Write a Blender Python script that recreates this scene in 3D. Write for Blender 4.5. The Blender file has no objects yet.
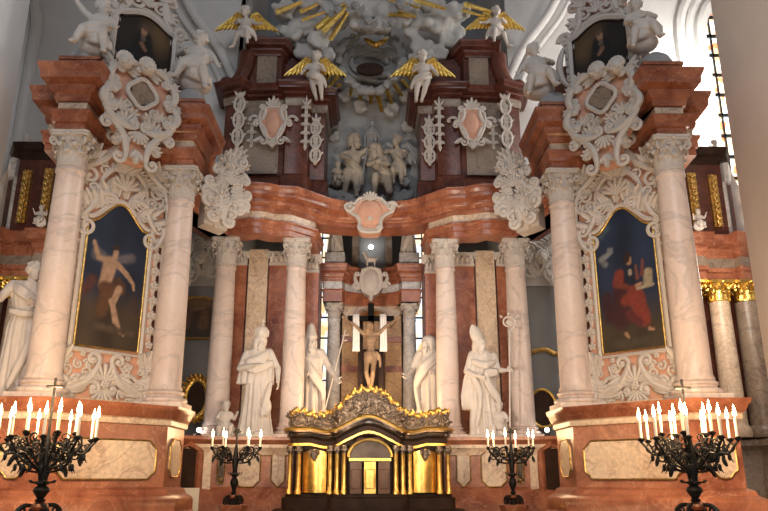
import bpy, bmesh, math, random
from math import sin, cos, pi, radians, sqrt, atan2
from mathutils import Vector, Matrix, Euler, noise
V = Vector
SC = bpy.context.scene
COL = SC.collection
rnd = random.Random(7)

# ------------------------------------------------------------------ camera
FPX = 735.0
CAM = V((0, -.8, 1.6))
RM = Euler((pi/2 + radians(17), 0, radians(-.97))).to_matrix()
def ray(px, py): return RM @ V(((px-384)/FPX, (255.5-py)/FPX, -1))
def at(px, py, Y):
    d = ray(px, py); return CAM + d*((Y-CAM.y)/d.y)
cd = bpy.data.cameras.new('camera'); cd.sensor_width = 36; cd.lens = FPX/768*36; cd.clip_end = 200
co = bpy.data.objects.new('camera', cd); COL.objects.link(co)
co.location = CAM; co.rotation_euler = RM.to_euler(); SC.camera = co

# side altar frame: origin between its two columns, local x along the picture wall, local y going back
C45 = sqrt(.5)
ALT = V((-3.31, 8.55, 0)); AX = V((C45, C45, 0)); AY = V((-C45, C45, 0))
def sp(px, py, ly=0.0):
    d = ray(px, py); t = (ly - (CAM-ALT).dot(AY))/d.dot(AY); p = CAM + d*t
    return (p-ALT).dot(AX), p.z

# ------------------------------------------------------------------ mesh builder
class MB:
    def __init__(s): s.v = []; s.f = []; s.m = None
    def add(s, vs, fs):
        o = len(s.v)
        s.v.extend([(s.m @ V(p)) if s.m else V(p) for p in vs]); s.f.extend([tuple(i+o for i in f) for f in fs]); return s
    def box(s, c, d, rz=0):
        x, y, z = d[0]/2, d[1]/2, d[2]/2; R = Matrix.Rotation(rz, 3, 'Z')
        vs = [V(c)+R @ V((i*x, j*y, k*z)) for i in (-1, 1) for j in (-1, 1) for k in (-1, 1)]
        return s.add(vs, [(0,1,3,2),(4,6,7,5),(0,4,5,1),(2,3,7,6),(0,2,6,4),(1,5,7,3)])
    def lathe(s, prof, n=24, c=(0,0,0), fx=1, fy=1):
        vs = []; fs = []; c = V(c)
        for r, z in prof:
            for k in range(n):
                a = 2*pi*k/n; vs.append(c+V((r*cos(a)*fx, r*sin(a)*fy, z)))
        m = len(prof)
        for i in range(m-1):
            for k in range(n):
                fs.append((i*n+k, i*n+(k+1) % n, (i+1)*n+(k+1) % n, (i+1)*n+k))
        fs.append(tuple(range(n))[::-1]); fs.append(tuple((m-1)*n+k for k in range(n)))
        return s.add(vs, fs)
    def tube(s, pts, rad, n=8, flat=1.0):
        pts = [V(p) for p in pts]; m = len(pts)
        if not isinstance(rad, (list, tuple)): rad = [rad]*m
        vs = []; fs = []; up = None
        for i, p in enumerate(pts):
            t = (pts[min(i+1, m-1)]-pts[max(i-1, 0)])
            if t.length < 1e-9: t = V((0,0,1))
            t.normalize()
            if up is None:
                up = V((0,1,0)) if abs(t.y) < .9 else V((1,0,0))
            up = up-t*up.dot(t)
            if up.length < 1e-6: up = t.orthogonal()
            up.normalize(); b = t.cross(up)
            for k in range(n):
                a = 2*pi*k/n; vs.append(p+(up*cos(a)*flat+b*sin(a))*rad[i])
        for i in range(m-1):
            for k in range(n):
                fs.append((i*n+k, i*n+(k+1) % n, (i+1)*n+(k+1) % n, (i+1)*n+k))
        fs.append(tuple(range(n))[::-1]); fs.append(tuple((m-1)*n+k for k in range(n)))
        return s.add(vs, fs)
    def ell(s, c, r, n=12, m=8, rot=None):
        if not isinstance(r, (list, tuple)): r = (r, r, r)
        R = rot if rot else Matrix.Identity(3); c = V(c)
        vs = [c+R @ V((0,0,-r[2]))]; fs = []
        for i in range(1, m):
            ph = -pi/2+pi*i/m
            for k in range(n):
                a = 2*pi*k/n; vs.append(c+R @ V((r[0]*cos(ph)*cos(a), r[1]*cos(ph)*sin(a), r[2]*sin(ph))))
        vs.append(c+R @ V((0,0,r[2]))); L = len(vs)-1
        for k in range(n):
            fs.append((0, 1+(k+1) % n, 1+k)); fs.append((L, L-n+k, L-n+(k+1) % n))
        for i in range(m-2):
            for k in range(n):
                a = 1+i*n; fs.append((a+k, a+(k+1) % n, a+n+(k+1) % n, a+n+k))
        return s.add(vs, fs)
    def prism(s, out, y0, y1):                     # outline in x,z; extruded in y
        n = len(out)
        vs = [(x, y0, z) for x, z in out]+[(x, y1, z) for x, z in out]
        fs = [tuple(range(n)), tuple(range(n, 2*n))[::-1]]+[(i, n+i, n+(i+1) % n, (i+1) % n) for i in range(n)]
        return s.add(vs, fs)
    def slab(s, out, z0, z1):                      # outline in x,y; extruded in z
        n = len(out)
        vs = [(x, y, z0) for x, y in out]+[(x, y, z1) for x, y in out]
        fs = [tuple(range(n))[::-1], tuple(range(n, 2*n))]+[(i, (i+1) % n, n+(i+1) % n, n+i) for i in range(n)]
        return s.add(vs, fs)
    def sweep(s, path, prof, closed=False):        # moulding along a plan path; prof = closed polygon of (outward, z)
        P = [V((p[0], p[1])) for p in path]; n = len(P); k = len(prof); vs = []; fs = []
        for i in range(n):
            if closed: d1 = (P[i]-P[i-1]).normalized(); d2 = (P[(i+1) % n]-P[i]).normalized()
            else:
                d2 = (P[min(i+1, n-1)]-P[max(min(i, n-2), 0)]).normalized() if i < n-1 else (P[-1]-P[-2]).normalized()
                d1 = (P[i]-P[i-1]).normalized() if i > 0 else d2
            n1 = V((d1.y, -d1.x)); n2 = V((d2.y, -d2.x)); mt = (n1+n2)/max(.25, 1+n1.dot(n2))
            for o, z in prof:
                q = P[i]+mt*o; vs.append((q.x, q.y, z))
        for i in range(n if closed else n-1):
            for j in range(k):
                a, b = i*k, ((i+1) % n)*k
                fs.append((a+j, a+(j+1) % k, b+(j+1) % k, b+j))
        if not closed: fs.append(tuple(range(k))); fs.append(tuple((n-1)*k+j for j in range(k))[::-1])
        return s.add(vs, fs)
    def mirror(s):
        s.v = [V((-p.x, p.y, p.z)) for p in s.v]; s.f = [f[::-1] for f in s.f]; return s
    def mesh(s, name='m', recalc=True, angle=38):
        me = bpy.data.meshes.new(name); me.from_pydata(s.v, [], s.f)
        if recalc:
            bm = bmesh.new(); bm.from_mesh(me); bmesh.ops.recalc_face_normals(bm, faces=bm.faces); bm.to_mesh(me); bm.free()
        me.shade_smooth(); me.set_sharp_from_angle(angle=radians(angle)); return me

def smooth_path(pts, n=6):                         # Catmull-Rom, any dimension
    P = [V(p) for p in pts]; o = []
    for i in range(len(P)-1):
        a, b, c, d = P[max(i-1, 0)], P[i], P[i+1], P[min(i+2, len(P)-1)]
        for k in range(n):
            t = k/n; o.append(.5*((2*b)+(c-a)*t+(2*a-5*b+4*c-d)*t*t+(3*b-a-3*c+d)*t**3))
    o.append(P[-1]); return o

# ------------------------------------------------------------------ objects
def thing(name, label, cat, loc=(0,0,0), rotz=0, group=None):
    o = bpy.data.objects.new(name, None); COL.objects.link(o); o.empty_display_size = .1
    o.location = loc; o.rotation_euler = (0, 0, rotz); o['label'] = label; o['category'] = cat
    if group: o['group'] = group
    return o
def link(name, me, mat, parent=None, label=None):
    o = bpy.data.objects.new(name, me); COL.objects.link(o)
    if mat is not None and not me.materials: me.materials.append(mat)
    if parent: o.parent = parent
    if label: o['label'] = label
    return o
def part(name, mb, mat, parent, label=None, angle=38):
    return link(name, mb.mesh(name, angle=angle), mat, parent, label)
def single(name, mb, mat, label, cat, loc=(0,0,0), rotz=0, group=None):
    o = link(name, mb.mesh(name), mat); o.location = loc; o.rotation_euler = (0,0,rotz)
    o['label'] = label; o['category'] = cat
    if group: o['group'] = group
    return o
def struct(name, mb, mat, parent=None):
    o = link(name, mb.mesh(name), mat, parent)
    if not parent: o['kind'] = 'structure'
    return o
def copy_tree(o, parent=None):
    c = o.copy(); COL.objects.link(c)
    if parent: c.parent = parent
    for ch in list(o.children): copy_tree(ch, c)
    return c
def remesh(mb, vox, it=3, name='body', mirror=False):
    if mirror: mb.mirror()
    me = mb.mesh('tmp'); o = bpy.data.objects.new('tmp', me); COL.objects.link(o)
    r = o.modifiers.new('r', 'REMESH'); r.mode = 'VOXEL'; r.voxel_size = vox; r.use_smooth_shade = True
    if it:
        sm = o.modifiers.new('s', 'SMOOTH'); sm.factor = .5; sm.iterations = it
    dg = bpy.context.evaluated_depsgraph_get(); out = bpy.data.meshes.new_from_object(o.evaluated_get(dg))
    out.name = name; bpy.data.objects.remove(o); bpy.data.meshes.remove(me); out.shade_smooth(); return out

# ------------------------------------------------------------------ materials
def lin(r, g, b):
    f = lambda c: (c/255/12.92 if c <= 10 else ((c/255+.055)/1.055)**2.4)
    return (f(r), f(g), f(b), 1)
def base(name, rough=.5, metal=0.0):
    m = bpy.data.materials.new(name); m.use_nodes = True; nt = m.node_tree; b = nt.nodes['Principled BSDF']
    b.inputs['Roughness'].default_value = rough; b.inputs['Metallic'].default_value = metal; return m, nt, b
def N(nt, t, **kw):
    n = nt.nodes.new(t)
    for k, v in kw.items():
        if k in n.inputs: n.inputs[k].default_value = v
        else: setattr(n, k, v)
    return n
def ramp(nt, src, stops):
    r = nt.nodes.new('ShaderNodeValToRGB'); e = r.color_ramp.elements
    while len(e) < len(stops): e.new(.5)
    for i, (p, c) in enumerate(stops): e[i].position = p; e[i].color = c
    nt.links.new(src, r.inputs[0]); return r
def marble(name, c1, c2, vein, scale=2.0, rough=.32, vw=.03, va=.8, bump=0.0, sp_=.2):
    m, nt, b = base(name, rough); L = nt.links.new
    tc = N(nt, 'ShaderNodeTexCoord'); n1 = N(nt, 'ShaderNodeTexNoise', Scale=scale, Detail=8.0, Roughness=.62, Distortion=.6)
    L(tc.outputs['Object'], n1.inputs['Vector'])
    r1 = ramp(nt, n1.outputs['Fac'], [(.32, c1), (.68, c2)])
    n2 = N(nt, 'ShaderNodeTexNoise', Scale=scale*.8, Detail=6.0, Roughness=.55, Distortion=1.4)
    mp = N(nt, 'ShaderNodeMapping'); mp.inputs['Location'].default_value = (3.1, 7.7, 1.3); L(tc.outputs['Object'], mp.inputs[0]); L(mp.outputs[0], n2.inputs['Vector'])
    k = (0,0,0,1); w = (va,va,va,1)
    r2 = ramp(nt, n2.outputs['Fac'], [(.5-vw, k), (.5, w), (.5+vw, k)])
    mx = N(nt, 'ShaderNodeMixRGB'); L(r2.outputs[0], mx.inputs[0]); L(r1.outputs[0], mx.inputs[1]); mx.inputs[2].default_value = vein
    n3 = N(nt, 'ShaderNodeTexNoise', Scale=scale*14, Detail=3.0); L(tc.outputs['Object'], n3.inputs['Vector'])
    r3 = ramp(nt, n3.outputs['Fac'], [(.3, (1-sp_,)*3+(1,)), (.7, (1+sp_*.6,)*3+(1,))])
    mu = N(nt, 'ShaderNodeMixRGB', blend_type='MULTIPLY'); mu.inputs[0].default_value = 1; L(mx.outputs[0], mu.inputs[1]); L(r3.outputs[0], mu.inputs[2])
    L(mu.outputs[0], b.inputs['Base Color'])
    if bump:
        bp = N(nt, 'ShaderNodeBump', Strength=bump, Distance=.02); L(n3.outputs['Fac'], bp.inputs['Height']); L(bp.outputs[0], b.inputs['Normal'])
    return m
def plain(name, c, rough=.6, metal=0.0, var=.12, scale=6.0, bump=.0):
    m, nt, b = base(name, rough, metal); L = nt.links.new
    tc = N(nt, 'ShaderNodeTexCoord'); n = N(nt, 'ShaderNodeTexNoise', Scale=scale, Detail=5.0); L(tc.outputs['Object'], n.inputs['Vector'])
    d = tuple(x*(1-var) for x in c[:3])+(1,); e = tuple(min(1, x*(1+var)) for x in c[:3])+(1,)
    r = ramp(nt, n.outputs['Fac'], [(.3, d), (.7, e)]); L(r.outputs[0], b.inputs['Base Color'])
    if bump:
        bp = N(nt, 'ShaderNodeBump', Strength=bump, Distance=.03); L(n.outputs['Fac'], bp.inputs['Height']); L(bp.outputs[0], b.inputs['Normal'])
    return m
def emit(name, c, s):
    m, nt, b = base(name); b.inputs['Emission Color'].default_value = c; b.inputs['Emission Strength'].default_value = s; b.inputs['Base Color'].default_value = c; return m

MT = dict(
 red=marble('red_marble', lin(124,66,46), lin(184,118,86), lin(204,156,128), 2.6, .3, .016, .45),
 darkred=marble('dark_red_marble', lin(70,36,28), lin(108,58,44), lin(150,100,84), 2.0, .3, .016, .4),
 warmlit=marble('warm_lit_marble', lin(176,128,74), lin(206,164,104), lin(140,96,60), 1.8, .35, .025, .6),  # marble with the warm light around the crucifix put into its colour
 cream=marble('cream_marble', lin(205,178,150), lin(226,204,178), lin(168,136,118), 1.6, .35, .025, .7),
 greycream=marble('grey_cream_marble', lin(128,112,98), lin(156,138,120), lin(98,80,72), 1.6, .35, .025, .7),
 col=marble('white_pink_marble', lin(214,194,183), lin(230,214,204), lin(176,164,160), 1.5, .36, .04, .5, 0, .05),
 colgrey=marble('grey_marble', lin(196,192,190), lin(216,212,210), lin(150,148,150), 1.4, .36, .035, .5),
 stucco=plain('white_stucco', lin(200,192,184), .6, 0, .06, 9.0, .05),
 stuccogrey=plain('grey_stucco', lin(160,160,160), .7, 0, .12, 4.0, .1),
 cloudgrey=plain('cloud_grey_stucco', lin(188,187,184), .75, 0, .12, 3.0, .1),
 pink=plain('pink_stucco', lin(214,164,140), .6, 0, .12, 5.0, .1),
 statue=plain('statue_white', lin(208,199,190), .5, 0, .07, 7.0, .05),
 gold=plain('gilding', (.95,.60,.16,1), .34, 1.0, .2, 14.0, .35),
 golddark=plain('old_gilding', (.62,.40,.13,1), .4, 1.0, .35, 18.0, .4),
 brass=plain('tabernacle_gilt', (.90,.54,.15,1), .40, 1.0, .25, 9.0, .4),
 brown=plain('brown_wood', (.13,.055,.022,1), .35, 0, .3, 6.0),
 silver=plain('tarnished_silver', (.22,.165,.12,1), .42, 1.0, .4, 30.0, .5),
 gunmetal=plain('dark_polished_metal', (.16,.12,.09,1), .25, .9, .3, 6.0),
 iron=plain('wrought_iron', (.022,.021,.02,1), .45, .6, .4, 12.0, .2),
 copper=plain('copper_knob', (.42,.2,.11,1), .35, .9, .2, 6.0),
 black=plain('black_wood', (.008,.007,.006,1), .8, 0, .3, 6.0),
 wood=plain('dark_wood', (.036,.018,.012,1), .62, 0, .4, 5.0),
 plaster=plain('white_plaster', lin(206,204,202), .9, 0, .05, 1.5, .06),
 pierwarm=plain('beige_plaster', lin(204,190,178), .9, 0, .06, 1.2, .06),
 greywall=plain('grey_blue_plaster', lin(130,134,138), .85, 0, .12, 1.3, .06),
 cloth=plain('white_cloth', lin(238,236,234), .85, 0, .03, 9.0),
 wax=plain('candle_wax', lin(240,226,200), .5, 0, .03, 9.0),
 flesh=plain('painted_wood_flesh', lin(150,124,98), .5, 0, .2, 8.0),
 nichefig=plain('warm_grey_stucco', lin(176,164,148), .65, 0, .12, 6.0, .08),
 floor=marble('stone_floor', lin(120,110,104), lin(160,150,142), lin(90,84,80), 1.0, .4),
 paper=plain('paper', lin(228,220,206), .8, 0, .03),
 flame=emit('candle_flame', (1.0,.70,.34,1), 40.0),
 bulb=emit('lamp_glow', (1,.97,.92,1), 14.0),
)
for k_ in ('black', 'wood', 'iron'): MT[k_].node_tree.nodes['Principled BSDF'].inputs['Specular IOR Level'].default_value = .2
def glass_mat():
    m, nt, b = base('stained_glass', .4); L = nt.links.new
    tc = N(nt, 'ShaderNodeTexCoord'); v = N(nt, 'ShaderNodeTexVoronoi', Scale=7.0); v.inputs['Randomness'].default_value = .8
    L(tc.outputs['Object'], v.inputs['Vector'])
    sx = N(nt, 'ShaderNodeSeparateColor'); L(v.outputs['Color'], sx.inputs[0])
    r = ramp(nt, sx.outputs[0], [(.0, (1,.80,.55,1)), (.35, (1,.92,.80,1)), (.58, (1,.60,.28,1)), (.76, (.80,.90,1,1)), (.92, (.80,.24,.10,1))]); r.color_ramp.interpolation = 'CONSTANT'
    L(r.outputs[0], b.inputs['Emission Color']); L(r.outputs[0], b.inputs['Base Color']); b.inputs['Emission Strength'].default_value = 1.05; return m
MT['glass'] = glass_mat()
def canvas_mat():
    m, nt, b = base('oil_canvas', .42); a = N(nt, 'ShaderNodeVertexColor'); a.layer_name = 'Paint'
    nt.links.new(a.outputs['Color'], b.inputs['Base Color']); return m
MT['canvas'] = canvas_mat()

# ------------------------------------------------------------------ ornament (relief in x,z; the viewer is at -y)
def scroll(mb, x, z, r, a0=0.0, turns=1.4, d=1, w=.03, y=0.0, flat=.8):
    n = int(14*turns)+4; pts = []; rad = []
    for i in range(n+1):
        t = i/n; a = a0+d*2*pi*turns*t; rr = r*(1-.82*t)
        pts.append((x+rr*cos(a), y-.3*w-.5*w*t, z+rr*sin(a))); rad.append(w*(1-.45*t))
    mb.tube(pts, rad, 6, flat); mb.ell((x, y-w*.8, z), (w*.9, w*.8, w*.9), 8, 5)
def cscroll(mb, p0, p1, bulge, w=.03, y=0.0, r=None):
    a, b = V((p0[0], 0, p0[1])), V((p1[0], 0, p1[1])); d = b-a; nrm = V((-d.z, 0, d.x)).normalized(); L = d.length
    r = r or L*.16; pts = []; rad = []
    sg = 1 if bulge > 0 else -1
    for i in range(15):
        t = i/14; p = a+d*t+nrm*bulge*4*t*(1-t); p.y = y-w*.4; pts.append(p); rad.append(w*(.75+.5*sin(pi*t)))
    mb.tube(pts, rad, 6, .85)
    for q, tt, dd in ((pts[0], (pts[0]-pts[1]).normalized(), 1), (pts[-1], (pts[-1]-pts[-2]).normalized(), -1)):
        n2 = V((-tt.z, 0, tt.x))*(dd*sg)
        c = q+n2*(r*1.0)
        a0 = atan2(q.z-c.z, q.x-c.x); scroll(mb, c.x, c.z, r, a0, 1.15, dd*sg, w*.8, y)
def leaf(mb, x, z, ang, L, W, y=0.0, lift=.35, lobes=4, curl=.5, n=12):
    ca, sa = cos(ang), sin(ang); vs = []; fs = []; k = 6
    for i in range(n+1):
        t = i/n; w = W*.5*sin(pi*(.07+.86*t))**.62*(.70+.34*abs(cos(lobes*pi*t)))
        h = W*lift*(.25+.75*sin(pi*t*.9+.1))+curl*W*t*t*.6
        for a, b in ((-1, 0), (-.55, .75), (0, .6), (.55, .75), (1, 0), (0, -.12)):
            l = t*L-abs(a)*W*.12; q = a*w
            vs.append((x+l*ca-q*sa, y-(h*b+(curl*W*t*t*.5 if b > 0 else 0)) if b >= 0 else y+.004, z+l*sa+q*ca))
    for i in range(n):
        for j in range(k): fs.append((i*k+j, i*k+(j+1) % k, (i+1)*k+(j+1) % k, (i+1)*k+j))
    fs.append(tuple(range(k))); fs.append(tuple(n*k+j for j in range(k)))
    mb.add(vs, fs)
def flower(mb, x, z, r, y=0.0, n=6):
    for k in range(n):
        a = 2*pi*k/n+.3; mb.ell((x+r*.62*cos(a), y-r*.25, z+r*.62*sin(a)), (r*.42, r*.28, r*.42), 8, 5)
    mb.ell((x, y-r*.4, z), (r*.3, r*.3, r*.3), 8, 5)
def shell(mb, x, z, r, ang=pi/2, y=0.0, n=7, spread=2.2):
    for k in range(n):
        a = ang-spread/2+spread*k/(n-1); q = r*(.8+.2*cos(a-ang))
        mb.tube([(x, y-.02, z), (x+q*.5*cos(a), y-r*.22, z+q*.5*sin(a)), (x+q*cos(a), y-r*.16, z+q*sin(a))], [r*.05, r*.12, r*.15], 6)
        mb.ell((x+q*cos(a), y-r*.16, z+q*sin(a)), r*.15, 8, 5)
def fan(mb, x, z, ang, L, W, n=5, spread=1.8, y=0.0, c=.5):
    for k in range(n):
        a = ang-spread/2+spread*k/max(1, n-1); q = 1-.25*abs(k-(n-1)/2)/max(1, (n-1)/2)
        leaf(mb, x, z, a, L*q, W, y, .4, 3, c, 9)
def border(mb, out, r, y, closed=True, n=6):
    p = [V((a, y, b)) for a, b in out]
    if closed: p = p+[p[0]]
    mb.tube(p, r, n)
def cherub(mb, x, z, r, y=0.0):
    mb.ell((x, y-r*.7, z), (r*.85, r*.85, r), 12, 8); mb.ell((x, y-r*1.55, z-r*.15), (r*.14, r*.16, r*.18), 6, 5)
    for s in (-1, 1):
        mb.ell((x+s*r*.35, y-r*1.3, z-r*.35), (r*.34, r*.25, r*.3), 8, 5); mb.ell((x+s*r*.3, y-r*1.42, z+r*.12), (r*.13, r*.1, r*.1), 6, 4)
    for k in range(9):
        a = pi*k/8; mb.ell((x+r*.85*cos(a), y-r*.75, z+r*(.2+.85*sin(a))), r*.33, 7, 5)
    for s in (-1, 1):
        for k in range(4):
            leaf(mb, x+s*r*.7, z-r*.5, (pi/2-s*(pi/2-.75+.42*k)), r*(2.1-.2*k), r*.75, y, .3, 1, .1, 7)

# ------------------------------------------------------------------ Corinthian column
def capital_mb(r, h, n_leaf=8):
    mb = MB()
    mb.lathe([(r*.98, 0), (r*1.08, h*.03), (r*1.08, h*.08), (r*.97, h*.1), (r*.98, h*.4), (r*1.08, h*.65), (r*1.3, h*.82), (r*1.36, h*.86), (r*.5, h*.87)], 24)
    def cleaf(a, z0, L, w, out, r0):
        ca, sa = cos(a), sin(a); vs = []; fs = []; n = 8
        prof = [(0, 0), (.25, .03), (.5, .06), (.7, .16), (.86, .38), (.96, .72), (.97, 1.0), (.86, 1.15), (.76, 1.05)]
        for i, (t, o) in enumerate(prof):
            ww = w*(.7+.45*sin(pi*min(1, i/7)))*(1-.25*(i > 6))*(.8+.25*(i % 2)); rr = r0+out*o+.02*r
            for q, dq in ((-1, -.12), (-.5, .04), (0, -.02), (.5, .04), (1, -.12), (0, -.22)):
                R = rr+dq*r*.6; vs.append((R*ca-q*ww*sa, R*sa+q*ww*ca, z0+L*t-abs(q)*L*.06))
        for i in range(n):
            for j in range(6): fs.append((i*6+j, i*6+(j+1) % 6, (i+1)*6+(j+1) % 6, (i+1)*6+j))
        fs.append(tuple(range(6))); fs.append(tuple(n*6+j for j in range(6))); mb.add(vs, fs)
    for k in range(n_leaf): cleaf(2*pi*k/n_leaf, h*.09, h*.36, r*.34, r*.34, r*.98)
    for k in range(n_leaf): cleaf(2*pi*(k+.5)/n_leaf, h*.1, h*.58, r*.34, r*.42, r*1.0)
    for k in range(4):                               # corner volutes
        a = pi/4+k*pi/2; ca, sa = cos(a), sin(a); pts = []; rad = []
        for i in range(6):
            t = i/5; R = r*(1.05+.45*t*t); pts.append((R*ca, R*sa, h*(.45+.36*t))); rad.append(r*.09)
        c = V((r*1.52*ca, r*1.52*sa, h*.7)); 
        for i in range(13):
            t = i/12; b = pi/2-2*pi*1.3*t; q = h*.13*(1-.75*t); pts.append((c.x+q*cos(b)*ca, c.y+q*cos(b)*sa, c.z+q*sin(b))); rad.append(r*.10)
        mb.tube(pts, rad, 6)
    for k in range(4):
        a = k*pi/2; mb.ell((r*1.38*cos(a), r*1.38*sin(a), h*.9), (r*.22, r*.22, r*.2), 8, 6)
        for sg in (-1, 1):
            b = a+sg*.28; mb.ell((r*1.3*cos(b), r*1.3*sin(b), h*.74), r*.16, 7, 5)
    out = []
    for k in range(4):                               # concave abacus
        a = pi/4+k*pi/2
        for da, R in ((-.1, 1.82), (.1, 1.82), (.35, 1.5), (.6, 1.38), (pi/4, 1.35), (pi/2-.6, 1.38), (pi/2-.35, 1.5)):
            out.append((r*R*cos(a+da), r*R*sin(a+da)))
    mb.slab(out, h*.86, h*.93); mb.slab([(x*1.05, y*1.05) for x, y in out], h*.93, h)
    return mb
def shaft_mb(r0, r1, h, n=32):
    mb = MB(); p = [(r0*1.1, 0), (r0*1.1, h*.008), (r0*1.02, h*.02)]
    for i in range(9):
        t = i/8; p.append((r0+(r1-r0)*t*t*.9+(r1-r0)*.1*t, h*(.025+.945*t)))
    p += [(r1*1.02, h*.975), (r1*1.1, h*.98), (r1*1.1, h*.99), (r1, h)]
    return mb.lathe(p, n)
def base_mb(r, h):
    mb = MB(); mb.box((0,0,h*.17), (r*2.9, r*2.9, h*.34))
    p = [(r*1.3, h*.34)]
    for i in range(7): a = -pi/2+pi*i/6; p.append((r*1.3+h*.13*cos(a), h*.47+h*.13*sin(a)))
    p += [(r*1.22, h*.62), (r*1.14, h*.7), (r*1.2, h*.75)]
    for i in range(5): a = -pi/2+pi*i/4; p.append((r*1.14+h*.09*cos(a), h*.84+h*.09*sin(a)))
    p += [(r*1.08, h*.95), (r*1.04, h)]
    mb.lathe(p, 32); return mb
_colc = {}
def column(x, y, z0, z1, r, mat, label, group, mb_h=.3, cap_h=.52, rotz=0):
    key = (round(z0, 3), round(z1, 3), r, mat, mb_h, cap_h)
    if key not in _colc:
        H = z1-z0
        _colc[key] = (base_mb(r, mb_h).mesh('column_base'), shaft_mb(r, r*.84, H-mb_h-cap_h).mesh('column_shaft'), capital_mb(r*.84, cap_h).mesh('column_capital'))
    b, s, c = _colc[key]
    t = thing('marble_column', label, 'column', (x, y, z0), rotz, group)
    link('column_base', b, MT[mat], t); o = link('column_shaft', s, MT[mat], t); o.location = (0,0,mb_h); o.rotation_euler = (0,0,rnd.random()*6)
    o = link('column_capital', c, MT['stucco'], t, 'white carved leafy capital'); o.location = (0,0,z1-z0-cap_h); return t

# ------------------------------------------------------------------ paintings
def painting(root, outline_top, x0, x1, z0, paint, y=0.0, nx=64, nz=96):
    # outline_top(u) -> z of the upper edge; paint(u, v) -> rgb, v measured on the full height
    zt = max(outline_top(i/40) for i in range(41)); vs = []; fs = []; cols = []
    for j in range(nz+1):
        for i in range(nx+1):
            u = i/nx; z = z0+(outline_top(u)-z0)*j/nz; vs.append((x0+(x1-x0)*u, y, z)); cols.append(paint(u, (z-z0)/(zt-z0)))
    for j in range(nz):
        for i in range(nx):
            a = j*(nx+1)+i; fs.append((a, a+1, a+nx+2, a+nx+1))
    me = bpy.data.meshes.new('canvas'); me.from_pydata(vs, [], fs); at_ = me.color_attributes.new('Paint', 'FLOAT_COLOR', 'POINT')
    for i, c in enumerate(cols): at_.data[i].color = (c[0], c[1], c[2], 1)
    return link('canvas', me, MT['canvas'], root)
def seg_d(px, py, a, b):
    ax, ay, bx, by = a[0], a[1], b[0], b[1]; dx, dy = bx-ax, by-ay; t = max(0, min(1, ((px-ax)*dx+(py-ay)*dy)/(dx*dx+dy*dy+1e-9)))
    return sqrt((px-ax-t*dx)**2+(py-ay-t*dy)**2), t
def painter(bg, strokes, asp):
    # strokes: (a, b, r0, r1, rgb, soft) capsules in (u, v) with v scaled by asp
    def f(u, v):
        c = list(bg(u, v))
        for a, b, r0, r1, col, soft in strokes:
            d, t = seg_d(u, v*asp, (a[0], a[1]*asp), (b[0], b[1]*asp)); r = r0+(r1-r0)*t
            n = noise.noise((u*9, v*9*asp, r*40))
            k = max(0, min(1, (r-d)/(soft*r+1e-6)+.5+.15*n))
            sh = 1+.35*noise.noise((u*14+3, v*14*asp, 2.0))
            for i in range(3): c[i] = c[i]*(1-k)+col[i]*sh*k
        return c
    return f
# ------------------------------------------------------------------ figures (local: facing -y, feet at z=0, viewer's right = +x)
def rot_to(d, up=(0,0,1)):
    z = V(d).normalized(); x = V(up).cross(z)
    if x.length < 1e-4: x = V((1,0,0))
    x.normalize(); y = z.cross(x); return Matrix((x, y, z)).transposed()
def limb(mb, a, b, r0, r1, mid=None, n=10):
    a, b = V(a), V(b); m = mid if mid else (r0+r1)*.54
    mb.tube([a+(b-a)*t for t in (0, .3, .6, 1)], [r0, max(m, r0*.98), (m+r1)*.5, r1], n); mb.ell(a, r0, 10, 6); mb.ell(b, r1*1.02, 10, 6)
def hand(mb, w, d, H, palm=(0,-1,0), curl=.5, sgn=1):
    w, d = V(w), V(d).normalized(); p = V(palm); p = (p-d*p.dot(d))
    if p.length < 1e-3: p = d.orthogonal()
    p.normalize(); s = d.cross(p)*sgn; L = .052*H
    R = Matrix((s, p, d)).transposed(); mb.ell(w+d*L*.55, (L*.46, L*.22, L*.62), 10, 6, R)
    for k, ln in enumerate((.78, .95, 1.0, .82)):
        o = w+d*L*1.0+s*L*(.36-.24*k); q1 = o+(d*1-p*-.35*curl)*L*ln*.45; q2 = q1+(d*(1-curl)+p*curl*1.1)*L*ln*.45
        mb.tube([w+d*L*.6+s*L*(.3-.2*k), o, q1, q2], [L*.15, L*.145, L*.13, L*.1], 6); mb.ell(q2, L*.1, 6, 4)
    t0 = w+d*L*.25+s*L*.4; t1 = t0+(s*.8+d*.55+p*.3)*L*.45; t2 = t1+(s*.15+d*.9+p*.6)*L*.4
    mb.tube([t0, t1, t2], [L*.18, L*.15, L*.11], 6)
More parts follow.
